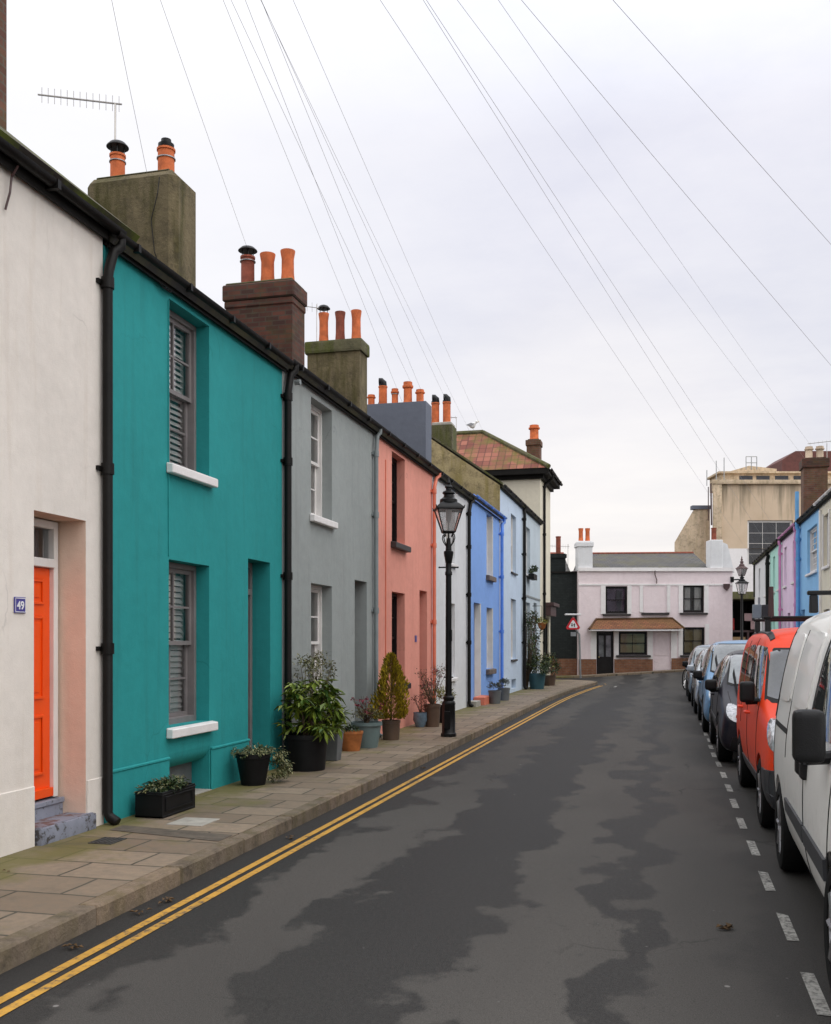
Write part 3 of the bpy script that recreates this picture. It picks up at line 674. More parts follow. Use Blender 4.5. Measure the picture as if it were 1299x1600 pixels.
def text(s, fr, u, n, z, size, mat, par, name='numeral', flip=1):
    cu = bpy.data.curves.new(name, 'FONT'); cu.body = s; cu.size = size; cu.align_x = 'CENTER'; cu.extrude = .0012; cu.offset = size*.018
    t = bpy.data.objects.new('tmp', cu); COL.objects.link(t); dg = bpy.context.evaluated_depsgraph_get()
    me = bpy.data.meshes.new_from_object(t.evaluated_get(dg)); bpy.data.objects.remove(t)
    for v in me.vertices:
        x, y, w = v.co; v.co = fr.p(u + flip*x, n + w, z + y)
    me.name = name; return link(name, me, mat, par)
text('49', LEFT, 6.1985, .0135, 1.838, .082, 'enamel_white', pl)

def std_house(label, mat, u0, u1, win, dr, winm, sillm, eave=4.90, gut='gutter', slope=.70, lift=0, roofm='slate', doorm='dark_wood', frm=None, back='curtain', cols=2, rows=2, tops=((.81, 2.375), (3.27, 4.80)), dtop=2.53, drec=.22, extra=(), fr=LEFT, cat='house', group='terraced houses on the left', dtrans=2.15, rec=.14, gr=.05, facade_z=-.05, gover=(0, 0), glassm='glass', rmat=None):
    o = fr.p(u0, 0, 0)
    h = thing('terraced_house', label, cat, o, group=group)
    ops = []
    for w in win:
        for z0, z1 in tops: ops.append((w[0], w[1], z0, z1, rec+.24))
    if dr: ops.append((dr[0], dr[1], .11, dtop, drec+.12))
    ops += list(extra)
    shell(fr, h, u0+.003, u1-.003, eave, ops, mat, slope)
    for w in win:
        for z0, z1 in tops: window(fr, h, w[0]+.004, w[1]-.004, z0, z1-.004, rec, winm, cols, rows, (sillm[0], sillm[1], sillm[2], sillm[3]) if sillm else None, back, glassm)
    if dr:
        door(fr, h, dr[0]+.004, dr[1]-.004, .19, dtop-.004, drec, doorm, frm or winm, transom=dtrans)
        b = B(); b.box(fr, dr[0]+.004, dr[1]-.004, -drec-.1, -.01, .08, .186); b.done('doorstep', 'concrete', h, bevel=.008)
    eaves(fr, h, u0+.002, u1-.002, eave+.03)
    gutter(fr, h, u0+.002+gover[0], u1-.002+gover[1], eave+.10, gut, r=gr)
    roof(fr, h, u0+.002, u1-.002, eave+.06, slope, 3.4, roofm, lift=lift)
    return h

# turquoise house
H1 = std_house('turquoise house with white sills and louvred shutters', 'turq', 7.3, 11.2, [(8.40, 9.24)], (10.2, 10.83), 'grey_wood', SW, back='louvre', extra=[(8.40, 9.24, .10, .56, .22)], doorm='brown_paint', eave=4.87)
for ya, yb in ((7.35, 8.38), (9.26, 10.19)):
    b = B(); b.box(LEFT, ya, yb, .001, .022, -.04, .513).box(LEFT, ya, yb+.005, .001, .03, .51, .54); b.done('plinth', 'turq', H1, bevel=.008)
b = B()
P = []
for k in range(9):
    a = k/8*math.pi/2; P.append((-.17+.17*math.cos(a) if 0 else -.17*(1-math.cos(a)), .56-.16*math.sin(a)))
pts = [LEFT.p(8.402, n-.002, z) for n, z in P] + [LEFT.p(8.402, -.22, .40), LEFT.p(8.402, -.22, .56)]
b.prism(pts, LEFT.u*.836); b.done('coved_lintel', 'turq', H1, smooth=True)
b = B(); b.box(LEFT, 8.41, 9.23, -.215, -.19, .08, .42); b.done('cellar_board', 'greypot', H1)
b = B(); b.box(LEFT, 8.42, 9.24, -.185, .03, .09, .118); b.done('cellar_sill', 'concrete', H1)
b = B(); b.tube([LEFT.p(8.385, .006, 4.78), LEFT.p(8.385, .006, 3.3), LEFT.p(8.39, .006, 2.4)], .007, 5); b.done('cable', 'turq', H1)
b = B()
for k in range(3):
    b.tube([LEFT.p(8.2+.05*k+.07*math.cos(a*.5), .05, 4.87+.045*math.sin(a*.5)) for a in range(13)], .005, 5)
b.done('coiled_cable', 'iron', H1)
downpipe(LEFT, H1, 11.24, 5.0, .13, 'gutter', r=.045, n=.06, gut=.105, collars=(2.4, 3.78), uo=.12)
ch = chimney(H1, -6.98, -5.74, 10.87, 11.5, 5.6, 7.33, 'mossrender', bev=.09)
pot(ch, -6.69, 11.17, 7.29, .42, .096); cowl(ch, -6.69, 11.17, 7.71, .105); strap(ch, -6.69, 11.17, 7.62, .099)
pot(ch, -6.02, 11.17, 7.29, .41, .108, 'terracotta', 'plain'); cowl(ch, -6.02, 11.17, 7.69, .088, 'cap'); strap(ch, -6.02, 11.17, 7.58, .111)
pot(ch, -6.34, 11.17, 7.29, .09, .08, 'mosscap')
c = B(); c.box(WLD, -6.86, -5.86, 10.95, 11.42, 7.325, 7.35); c.done('flaunching', 'mosscap', ch, bevel=.02)
b = B(); b.tube([(-5.93, 10.84, 7.2), (-5.95, 10.83, 7.0), (-6.05, 10.855, 6.7), (-6.0, 10.85, 6.3), (-5.85, 10.855, 5.9)], .006, 5); b.done('cable', 'iron', ch)
# grey house
H2 = std_house('plain grey house with white sashes between turquoise and salmon houses', 'grey', 11.2, 15.16, [(12.2, 13.03)], (14.06, 14.67), 'white_wood', SW, doorm='greypot', frm='grey_wood', eave=4.90)
downpipe(LEFT, H2, 14.98, 5.0, .13, 'greypipe', r=.034, collars=(2.1, 3.6), uo=.06)
b = B(); b.tube([LEFT.p(11.5, .05, 4.80), LEFT.p(11.5, .12, 4.80)], .035, 8); b.done('cable_bracket', 'greypipe', H2)
ch = chimney(H2, -6.95, -5.80, 14.87, 15.42, 5.6, 7.36, 'darkbrick')
c = B(); c.box(WLD, -7.0, -5.76, 14.83, 15.46, 7.12, 7.38); c.box(WLD, -6.975, -5.78, 14.85, 15.44, 7.0, 7.118); c.done('chimney_cap', 'darkbrick', ch, bevel=.02)
c = B(); c.box(WLD, -6.96, -5.80, 14.87, 15.42, 7.38, 7.42); c.done('flaunching', 'mosscap', ch, bevel=.015)
pot(ch, -6.68, 15.13, 7.40, .52, .115, 'terra_dark'); cowl(ch, -6.68, 15.13, 7.92, .12); strap(ch, -6.68, 15.13, 7.84, .125)
pot(ch, -6.33, 15.13, 7.40, .53, .125, 'terracotta', 'flare'); pot(ch, -5.98, 15.13, 7.40, .55, .118, 'terracotta', 'flare')
# salmon house
H3 = std_house('salmon pink house with black windows and dark sills', 'pink', 15.16, 19.05, [(16.1, 16.95)], (18.02, 18.62), 'dark_wood', ('sill_dark', .08, .11, .10), doorm='brown_paint', frm='pinkpipe', back='curtain_dark', tops=((.90, 2.46), (3.30, 4.82)), dtop=2.58)
downpipe(LEFT, H3, 18.98, 5.0, .13, 'pinkpipe', r=.036, collars=(2.0, 3.5), uo=.25)
b = B(); b.tube([LEFT.p(15.7, .008, 4.6), LEFT.p(15.7, .008, .3)], .010, 5); b.done('cable', 'pinkpipe', H3)
b = B(); b.box(LEFT, 17.66, 17.78, .002, .012, 1.61, 1.73); b.done('wall_plaque', 'plaque', H3)
ch = chimney(H3, -7.02, -5.92, 18.82, 19.32, 5.6, 7.62, 'mossrender')
c = B(); c.box(WLD, -7.07, -5.87, 18.77, 19.37, 7.38, 7.63); c.done('chimney_cap', 'mosscap', ch, bevel=.05, seg=2)
for x, mt, kd in ((-6.76, 'terracotta', 'flare'), (-6.41, 'terra_dark', 'flare'), (-6.07, 'terracotta', 'flare')): pot(ch, x, 19.07, 7.62, .64, .105, mt, kd)
cowl(ch, -6.76, 19.07, 8.26, .10)
# white house behind the lamp
H4 = std_house('white rendered house behind the black lamp post', 'white', 19.05, 23.0, [(20.3, 21.2)], (22.62, 22.98), 'white_wood', ('sill_white', .05, .08, .07), doorm='white_wood', tops=((.85, 2.44), (3.3, 4.8)), gut='gutter', drec=.1, back='curtain_tan')
downpipe(LEFT, H4, 22.5, 5.0, .13, 'gutter', r=.042, collars=(1.6, 2.7, 3.8), uo=.3)
ch = chimney(H4, -7.0, -5.52, 22.72, 23.3, 5.6, 7.28, 'slategrey')
for x, y, z, hh, r_, kd in ((-6.94, 23.0, 7.26, .31, .095, 'collar'), (-6.65, 23.0, 7.26, .5, .105, 'plain'), (-6.35, 23.0, 7.26, .42, .09, 'collar'), (-6.03, 23.0, 7.26, .56, .118, 'collar'), (-5.73, 23.0, 7.26, .36, .105, 'collar')): pot(ch, x, y, z, hh, r_, 'terracotta', kd)
cowl(ch, -6.65, 23.0, 7.74, .10, 'hood'); strap(ch, -6.35, 23.0, 7.55, .082)
# cornflower blue house
H5 = std_house('cornflower blue house with blue gutter and white reveals', 'blue', 23.0, 27.1, [(25.1, 25.95)], (23.37, 24.2), 'white_wood', ('sill_stone', .10, .14, .10), doorm='white_wood', gut='bluepipe', tops=((.92, 2.5), (3.33, 4.92)), dtop=2.56, eave=4.98, gover=(0, .45))
b = B()
for a, c, z0, z1 in ((25.1, 25.95, .92, 2.5), (25.1, 25.95, 3.33, 4.92), (23.37, 24.2, .2, 2.56)): b.box(LEFT, c-.012, c-.002, -.14, .004, z0, z1).box(LEFT, c-.002, c+.045, .002, .012, z0, z1)
b.done('painted_reveal', 'white_wood', H5)
b = B(); b.box(LEFT, 23.003, 27.55, .056, .075, 4.96, 5.1); b.done('painted_fascia', 'bluepipe', H5)
b = B(); b.box(LEFT, 23.3, 24.28, .002, .28, .08, .30); b.done('doorstep', 'pinkpipe', H5, bevel=.01)
b = B(); b.box(LEFT, 22.55, 23.1, .002, .22, .08, .24); b.done('doorstep', 'concrete', H4, bevel=.01)
downpipe(LEFT, H5, 27.05, 5.02, .13, 'bluepipe', r=.045, n=.08, collars=(1.9, 3.4), uo=.25)
# pale blue house: taller, with an algae stained gable wall standing over the blue house's roof
H6 = std_house('pale blue taller house with mustard algae stained side wall', 'pale', 27.1, 31.5, [(29.15, 30.17)], None, 'white_wood', ('sill_dark', .03, .06, .06), tops=((1.1, 2.9), (3.7, 5.42)), eave=5.86, extra=[(29.27, 30.17, .22, .5, .2)], gut='gutter', rec=.10)
b = B(); b.box(LEFT, 29.28, 30.16, -.19, -.15, .2, .52); b.done('cellar_grille', 'greypot', H6)
b = B(); b.prism([LEFT.p(27.088, .02, 4.9), LEFT.p(27.088, .02, 5.92), LEFT.p(27.088, -3.4, 8.33), LEFT.p(27.088, -3.4, 4.9)], (0, -.06, 0)); b.done('gable_wall', 'mustard', H6)
b = B(); b.prism([LEFT.p(27.02, .1, 5.93), LEFT.p(27.02, .1, 5.99), LEFT.p(27.02, -3.4, 8.44), LEFT.p(27.02, -3.4, 8.38)], (0, .16, 0)); b.done('verge_coping', 'mosscap', H6)
downpipe(LEFT, H6, 31.45, 5.95, .13, 'gutter', r=.05, n=.08, collars=(1.6, 3.0, 4.4), uo=.1)
ch = chimney(H6, -6.72, -6.05, 28.1, 28.75, 5.8, 7.9, 'mosscap')
c = B(); c.box(WLD, -6.66, -6.08, 28.15, 28.7, 7.9, 8.0); c.done('flaunching', 'concrete', ch, bevel=.02)
for x in (-6.61, -6.27): pot(ch, x, 28.4, 7.96, .66, .12, 'terracotta', 'plain'); cowl(ch, x, 28.4, 8.62, .125, 'hood')
# small grey blue house
H7 = std_house('narrow grey blue house with window box and hanging basket', 'pale2', 31.5, 36.08, [(32.42, 33.36)], (34.3, 35.1), 'white_wood', ('sill_white', .03, .06, .06), tops=((1.1, 2.92), (3.85, 5.4)), eave=5.86, gut='gutter', dtop=2.98, doorm='greypot', rec=.10)
b = B(); b.box(LEFT, 31.6, 36.05, .003, .02, 3.10, 3.16); b.done('string_course', 'greypipe', H7)

# corner building
HC = thing('corner_building', 'tall cream corner building with hipped clay tile roof and shopfront', 'building', (-4.5, 36.1, 0))
b = B(); X0, X1, Y0, Y1, ZE = -12.5, -4.5, 36.1, 39.3, 7.85
wall_front(b, Fr((-4.5, 0, 0), (0, 1, 0), (1, 0, 0)), Y0, Y1, -.05, ZE, [(37.7, 38.9, .55, 2.55, .25)]); reveals(b, LEFT, (37.7, 38.9, .55, 2.55, .25))
b.face([(X0, Y0, -.05), (X1, Y0, -.05), (X1, Y0, ZE), (X0, Y0, ZE)]); b.face([(X0, Y1, -.05), (X1, Y1, -.05), (X1, Y1, ZE), (X0, Y1, ZE)]); b.face([(X0, Y0, -.05), (X0, Y1, -.05), (X0, Y1, ZE), (X0, Y0, ZE)])
b.done('wall', 'cream', HC)
b = B(); o = .36; ez = 7.88; ym = (Y0+Y1)/2; rzz = 9.68
c0, c1, c2, c3 = V((X1+o, Y0-o, ez)), V((X1+o, Y1+o, ez)), V((X0-o, Y1+o, ez)), V((X0-o, Y0-o, ez)); r0, r1 = V((-6.9, ym, rzz)), V((-10.5, ym, rzz))
for f, du in (((c3, c0, r0, r1), V((1, 0, 0))), ((c0, c1, r0), V((0, 1, 0))), ((c1, c2, r1, r0), V((1, 0, 0))), ((c2, c3, r1), V((0, 1, 0)))):
    ff = b.face(list(f)); uv_plane(b, ff, f[0], du, (f[-1]-f[0]-du*(f[-1]-f[0]).dot(du)).normalized() if len(f) == 4 else ((f[2]-f[0])-du*(f[2]-f[0]).dot(du)).normalized())
rf = b.done('roof', 'pantile', HC)
b = B(); b.tube([r1, r0], .10, 8); b.tube([r0, c0+V((0, 0, .03))], .09, 8); b.tube([r0, c1+V((0, 0, .03))], .09, 8); b.done('ridge', 'mosscap', rf, smooth=True)
b = B(); b.box(WLD, X0-o, X1+o-.02, Y0-o+.02, Y1+o-.02, ez-.20, ez-.01); b.box(WLD, X0-.1, X1+.12, Y0-.12, Y1+.12, ez-.34, ez-.202); b.done('eaves_cornice', 'fascia', HC)
gutter(LEFT, HC, Y0-o, Y1+o, ez-.02, 'gutter', n=.40, r=.06)
downpipe(LEFT, HC, 36.9, 7.8, .13, 'gutter', r=.05, n=.06, gut=.36, collars=(1.6, 3.4, 5.6))
b = B(); b.box(LEFT, 37.3, 39.25, .002, .36, 2.98, 3.10).box(LEFT, 37.35, 39.2, .002, .24, 2.62, 2.978); b.done('shop_fascia', 'brown_paint', HC)
b = B(); b.box(LEFT, 37.5, 39.1, .003, .05, .45, .54); b.done('shop_sill', 'brown_paint', HC)
window(LEFT, HC, 37.7, 38.9, .55, 2.55, .06, 'dark_wood', 3, 1, None, 'curtain_dark', split=False)
ch = chimney(HC, -5.33, -4.82, 38.5, 39.1, 7.6, 9.45, 'brick2', 'brick2', (.04, .2))
pot(ch, -5.07, 38.8, 9.46, .62, .2, 'terracotta', 'collar', )

# ------------------------------------------------------------------ right terrace
RG = 'terraced houses on the right'
def rh(label, mat, u0, u1, wins, dr, **k):
    return std_house(label, mat, u0, u1, wins, dr, k.pop('winm', 'white_wood'), k.pop('sill', ('sill_white', .04, .08, .06)), fr=RIGHT, group=RG, eave=5.0, tops=k.pop('tops', ((.95, 2.4), (3.45, 4.70))), rec=k.pop('rec', .07), **k)
R0 = rh('pale cream house at the right edge with white gutter', 'cream', 22.6, 26.88, [(25.2, 26.1)], (23.2, 24.0), gut='white_wood')
b = B(); b.box(RIGHT, 25.1, 25.19, .003, .03, 3.4, 4.75).box(RIGHT, 26.11, 26.2, .003, .03, 3.4, 4.75).box(RIGHT, 26.45, 26.6, .003, .05, .2, 4.9); b.done('window_surround', 'white_wood', R0)
R1 = rh('mid blue house with wide white barred window, right side', 'sky_blue', 26.88, 30.8, [(27.25, 29.1)], (29.6, 30.4), gut='gutter', tops=((.95, 2.3), (3.47, 4.66)), doorm='bluepipe', rows=3)
M['bluepipe2'] = plain('mid blue pipe paint', (.13, .36, .66), .5)
downpipe(RIGHT, R1, 30.45, 5.0, .13, 'bluepipe2', r=.06, n=.08, collars=(2.4, 4.0))
b = B(); b.tube([RIGHT.p(30.5, .1, 4.9), RIGHT.p(30.5, .1, 5.95)], .055, 8); b.done('vent_pipe', 'bluepipe2', R1, smooth=True)
R2 = rh('lilac house with magenta gutter and pipe', 'lilac', 30.8, 35.33, [(31.6, 32.4), (34.0, 34.7)], (33.0, 33.7), gut='lilac_dark', doorm='lilac_dark')
downpipe(RIGHT, R2, 35.2, 5.0, .13, 'lilac_dark', r=.05, n=.08); downpipe(RIGHT, R2, 31.0, 5.0, .13, 'lilac_dark', r=.05, n=.08)
R3 = rh('mint green house beyond the lilac house', 'mint', 35.33, 39.44, [(35.9, 36.6), (37.6, 38.3)], (38.5, 39.1), gut='gutter', roofm='mosstile')
downpipe(RIGHT, R3, 39.4, 5.0, .13, 'gutter', r=.07, n=.09)
chimney(R3, 4.88, 5.72, 39.4, 40.2, 6.0, 8.42, 'brick2', 'darkbrick', (.06, .32), [(5.12, 39.8, 8.44, .5, .15, 'pot_cream', 'collar'), (5.5, 39.8, 8.44, .5, .15, 'pot_cream', 'collar')])
R4 = rh('white end house of the right hand row', 'white', 39.44, 46.2, [(40.6, 41.4), (43.4, 44.2)], (42.0, 42.8), gut='gutter', roofm='mosstile', eave_=0) if 0 else rh('white end house of the right hand row', 'white', 39.44, 46.2, [(40.6, 41.4), (43.4, 44.2)], (42.0, 42.8), gut='gutter', roofm='mosstile')
b = B(); b.box(RIGHT, 46.0, 46.25, .003, .06, 3.6, 5.0); b.done('slate_hanging', 'slate', R4)
# houses nearer than the frame edge close the street on the right
rh('cream house out of shot on the right', 'cream', 14.3, 18.4, [(15.2, 16.0)], (17.0, 17.8))
rh('grey house out of shot on the right', 'grey', 18.4, 22.6, [(19.4, 20.2)], (21.2, 22.0))
rh('white house out of shot on the right', 'white', 10.0, 14.3, [(11, 11.8)], (13.0, 13.8))
rh('pale blue house out of shot on the right', 'pale', 5.6, 10.0, [(6.8, 7.6)], (8.6, 9.4))

# ------------------------------------------------------------------ houses across the end
pb = EF.p(7.46, 0, 0)
HP = thing('pub_house', 'pale pink two storey house across the end of the street with tiled hood', 'house', pb, TH)
U0, U1 = 7.46, 14.5
ops = [(8.69, 9.69, 2.92, 4.17, .25), (12.23, 13.2, 2.97, 4.23, .25), (9.30, 10.6, 1.03, 2.1, .25), (12.23, 13.23, 1.03, 2.3, .25), (8.28, 9.07, .1, 2.12, .3), (10.86, 11.67, .2, 2.16, .12)]
b = B(); wall_front(b, EF, U0, U1, -.1, 5.0, ops)
for o in ops: reveals(b, EF, o)
for u in (U0, U1): b.face([EF.p(u, 0, -.1), EF.p(u, 0, 5.0), EF.p(u, -6, 5.0), EF.p(u, -6, -.1)])
b.face([EF.p(U0, -6, -.1), EF.p(U1, -6, -.1), EF.p(U1, -6, 5), EF.p(U0, -6, 5)])
b.done('wall', 'pub', HP)
b = B(); b.box(EF, U0-.02, U1+.03, .003, .09, 4.86, 5.02).box(EF, U0, U1, .003, .03, 4.21, 4.29)
for a, c, z0, z1 in ((8.47, 8.69, 2.9, 4.2), (9.69, 9.88, 2.9, 4.2), (10.25, 10.4, 2.98, 4.2), (11.5, 11.65, 2.98, 4.2), (12.03, 12.23, 2.95, 4.2), (13.2, 13.4, 2.95, 4.2), (12.02, 12.22, .95, 2.45), (13.24, 13.42, .95, 2.45), (8.02, 8.27, .75, 2.2), (9.08, 9.29, .75, 2.15), (10.61, 10.85, .75, 2.15), (11.68, 11.95, .75, 2.2)): b.box(EF, a, c, .003, .035, z0, z1)
b.done('pilaster_trim', 'pubtrim', HP)
b = B()
for a, c in ((U0, 8.26), (9.09, 10.84), (11.7, U1)): b.box(EF, a, c, .004, .06, -.1, .84 if a < 11 else .88)
b.done('plinth', 'redbrick', HP)
for a, c, z0, z1, bk, r_ in ((8.69, 9.69, 2.92, 4.17, 'curtain_dark', 1), (12.23, 13.2, 2.97, 4.23, 'curtain', 1), (9.30, 10.6, 1.03, 2.1, 'curtain_tan', 1), (12.23, 13.23, 1.03, 2.3, 'curtain_tan', 1)):
    window(EF, HP, a, c, z0, z1, .06, 'dark_wood', 2, r_, ('sill_dark', .14, .1, .12), bk, fw=.06)
b = B(); b.box(EF, 10.33, 11.58, .003, .11, 2.86, 2.96); b.done('blind_sill', 'sill_dark', HP)
b = B()
for z0, z1, uu, uv_ in ((2.98, 4.2, 10.42, 10.47), (2.98, 4.2, 11.43, 11.48)): b.box(EF, uu, uv_, .003, .02, z0, z1)
b.done('blind_panel', 'pub', HP)
door(EF, HP, 8.29, 9.06, .12, 2.1, .06, 'dark_wood', 'dark_wood', panels=False)
b = B()
for a, c in ((8.40, 8.62), (8.73, 8.95)): b.box(EF, a, c, -.09, -.085, .95, 1.92)
b.done('door_glass', 'windscreen', HP)
b = B(); b.box(EF, 10.87, 11.66, -.10, -.06, .2, 2.15); b.box(EF, 10.95, 11.58, -.06, -.045, 1.0, 2.05).box(EF, 10.95, 11.58, -.06, -.045, .3, .9); b.done('blocked_door', 'pub', HP, bevel=.01)
b = B()  # tiled hood
A0, A1 = EF.p(7.93, .02, 2.62), EF.p(12.1, .02, 2.66); top = [EF.p(8.25, .02, 2.66), EF.p(11.75, .02, 2.70)]; bot = [EF.p(7.85, .55, 2.20), EF.p(12.15, .55, 2.24)]
f = b.face([bot[0], bot[1], top[1], top[0]]); uv_plane(b, f, bot[0], EF.u, (top[0]-bot[0]-EF.u*(top[0]-bot[0]).dot(EF.u)).normalized())
e0, e1 = EF.p(7.85, .02, 2.20), EF.p(12.15, .02, 2.24)
b.face([bot[0], top[0], e0]); b.face([bot[1], e1, top[1]]); b.face([e0, e1, bot[1], bot[0]])
b.face([p+V((0, 0, .005)) for p in (e0, e1, top[1], top[0])])
hd = b.done('door_hood', 'browntile', HP)
b = B(); b.tube([top[0], top[1]], .06, 6); b.tube([top[0], bot[0]], .05, 6); b.tube([top[1], bot[1]], .05, 6); b.done('ridge', 'browntile', hd)
b = B(); b.box(EF, 7.9, 12.1, .02, .53, 2.13, 2.19); b.done('hood_board', 'pubtrim', hd)
roofp = B(); P = [EF.p(8.05, -.3, 5.0), EF.p(13.6, -.3, 5.0), EF.p(13.6, -3.2, 5.98), EF.p(8.05, -3.2, 5.94)]
f = roofp.face(P); uv_plane(roofp, f, P[0], EF.u, (P[3]-P[0]).normalized()); Q = [EF.p(8.05, -6, 5.0), EF.p(13.6, -6, 5.0)]
roofp.face([P[3], P[2], Q[1], Q[0]]); roofp.face([P[0], P[3], Q[0]]); roofp.face([P[1], Q[1], P[2]])
rf = roofp.done('roof', 'slate', HP)
b = B(); b.tube([P[3], P[2]], .07, 6); b.done('ridge', 'terra_dark', rf)
b = B(); b.box(EF, 7.43, 8.10, -.75, .01, 4.9, 6.25); b.box(EF, 7.38, 8.15, -.8, .05, 5.98, 6.2); ch = b.done('chimney', 'white', HP, bevel=.02)
for u in (7.62, 7.93): q = EF.p(u, -.35, 6.24); pot(ch, q.x, q.y, q.z, .62, .115, 'terracotta', 'flare')
b = B(); b.box(EF, 13.50, 14.06, -.75, .01, 4.9, 6.3); ch = b.done('chimney', 'white', HP, bevel=.02)
q = EF.p(13.75, -.35, 6.28); pot(ch, q.x, q.y, q.z, .6, .12, 'terra_dark', 'plain')
b = B(); b.prism([EF.p(14.08, -.1, 4.8), EF.p(14.08, -.1, 6.2), EF.p(14.3, -.1, 6.1), EF.p(14.62, -.1, 4.8)], EF.n*-.3); b.done('sloped_parapet', 'white', HP)
b = B(); b.tube([EF.p(10.94, .06, 4.98), EF.p(10.93, .10, 4.7), EF.p(11.02, .08, 4.45), EF.p(11.0, .1, 4.3)], .022, 6); b.done('cable', 'brown_paint', HP)
b = B(); b.prism([EF.p(14.06, .003, 4.28), EF.p(14.36, .003, 4.28), EF.p(14.33, .003, 4.08), EF.p(14.21, .003, 3.98), EF.p(14.09, .003, 4.08)], EF.n*.1); b.done('alarm_box', 'brown_paint', base=EF.p(14.2, 0, 4), label='dark bell box high on the pale pink wall near its right corner', cat='alarm box')

q = EF.p(4.6, 0, 0)
HB = thing('black_house', 'black painted brick house with low red brick base at far end', 'house', q, TH)
EB = endfr(45.9)
b = B(); b.box(EB, 1.0, 7.44, -6, 0, .84, 4.8); b.done('wall', 'black', HB)
b = B(); b.box(EB, 1.0, 7.44, -5.9, .05, -.1, .85); b.done('plinth', 'redbrick', HB)
b = B(); b.box(EB, .9, 7.44, -6.1, .06, 4.8, 4.88); b.done('coping', 'fascia', HB)
b = B(); b.box(EB, 5.6, 7.0, -1.3, -.5, 4.8, 5.75); b.box(EB, 5.55, 7.05, -1.35, -.45, 5.55, 5.72); ch = b.done('chimney', 'black', HB)
for u in (6.0, 6.72): q = EB.p(u, -.9, 5.74); pot(ch, q.x, q.y, q.z, .85, .12, 'terra_dark', 'plain')
b = B(); P = [EB.p(5.0, -1.5, 4.85), EB.p(7.43, -1.5, 4.85), EB.p(7.43, -4, 6.0), EB.p(6.6, -4, 6.0)]; f = b.face(P); uv_plane(b, f, P[0], EB.u, (P[2]-P[1]).normalized())
b.face([P[1], EB.p(7.43, -4, 4.85), P[2]]); b.face([P[0], P[3], EB.p(5.0, -4, 4.85)]); b.face([P[3], P[2], EB.p(7.43, -4, 4.85), EB.p(5, -4, 4.85)]); rf = b.done('roof', 'slate', HB)
b = B(); b.tube([P[3], P[2]], .13, 6); b.done('ridge', 'terra_dark', rf)

# tan theatre like block behind
ET = endfr(62); q = ET.p(20, 0, 0)
HT = thing('concrete_hall', 'big stained tan hall with white lower wall and gridded window', 'building', q, TH)
b = B(); wall_front(b, ET, 18.54, 30.5, 7.46, 11.65, [(20.69, 23.52, 6.34, 9.22, .3)]); reveals(b, ET, (20.69, 23.52, 7.46, 9.22, .3))
b.face([ET.p(18.54, 0, -.1), ET.p(18.54, 0, 11.65), ET.p(20.2, -5, 11.65), ET.p(20.2, -5, -.1)]); b.face([ET.p(30.5, 0, -.1), ET.p(30.5, 0, 11.65), ET.p(30.5, -5, 11.65), ET.p(30.5, -5, -.1)]); b.face([ET.p(20.2, -5, -.1), ET.p(20.2, -5, 11.65), ET.p(30.5, -5, 11.65), ET.p(30.5, -5, -.1)])
b.face([ET.p(18.54, 0, 11.65), ET.p(30.5, 0, 11.65), ET.p(30.5, -5, 11.65), ET.p(20.2, -5, 11.65)])
w = b.done('wall', 'tanstreak', HT)
b = B(); wall_front(b, ET, 18.56, 30.5, -.1, 7.46, [(20.69, 23.52, 6.34, 7.46, .3)]); b.done('lower_wall', 'pubtrim', HT)
b = B(); b.box(ET, 18.5, 19.06, .003, .16, 7.46, 11.5).box(ET, 18.45, 30.5, .003, .22, 11.45, 11.72); b.done('pier_and_coping', 'tan', HT, bevel=.06, seg=2, smooth=True)
b = B(); b.box(ET, 19.7, 30.4, -4.6, -2.2, 11.6, 12.5); b.box(ET, 19.5, 30.45, -4.7, -2.0, 12.5, 12.62); b.done('upper_storey', 'tan', HT)
b = B()
for a in (20.9, 22.0, 23.2, 24.4): b.box(ET, a, a+.85, -2.2, -2.17, 12.0, 12.35)
b.done('upper_window', 'curtain_dark', HT)
b = B(); b.prism([ET.p(19.9, -3, 12.6), ET.p(21.8, -3, 13.15), ET.p(23.6, -3, 12.95), ET.p(23.6, -3, 12.6)], ET.n*-2); b.done('roof', 'tan', HT)
b = B()
for u in (21.6, 21.95, 22.3): b.tube([ET.p(u, -3, 12.9), ET.p(u, -3, 13.75)], .03, 5)
for z in (13.35, 13.75): b.tube([ET.p(21.6, -3, z), ET.p(22.3, -3, z)], .03, 5)
for u, z in ((19.2, 13.2), (19.7, 13.4), (18.6, 12.6)): b.tube([ET.p(u, -1.5, 11.6), ET.p(u, -1.5, z)], .03, 5)
b.done('roof_railing', 'galv', HT)
b = B(); b.tube([ET.p(18.42, .1, 8.9), ET.p(18.38, .1, 11.5)], .05, 6); b.tube([ET.p(18.25, .0, 9.2), ET.p(18.25, .0, 11.3)], .03, 6); b.done('drainpipe', 'brown_paint', HT)
b = B(); P = [(24.7, 12.6), (24.7, 13.9), (25.6, 14.5), (31, 14.5), (31, 12.6)]; b.prism([ET.p(u, -5, z) for u, z in P], ET.n*-4); b.done('plant_room', 'oxide', HT)
b = B(); P = [(16.3, -.1), (16.3, 7.9), (17.5, 9.95), (18.53, 10.1), (18.53, -.1)]; 
P2 = [(u+(.95 if u < 18 else 0), z) for u, z in P]; fa = [ET.p(u, -.6, z) for u, z in P]; ba = [ET.p(u, -4, z) for u, z in P2]
b.face(fa); b.face(ba)
for i in range(5): b.face([fa[i], fa[(i+1) % 5], ba[(i+1) % 5], ba[i]])
b.done('side_wing', 'tan', HT)
b = B(); b.box(ET, 17.4, 18.53, -1, -.5, 9.98, 10.22); b.done('wing_coping', 'slategrey', HT)
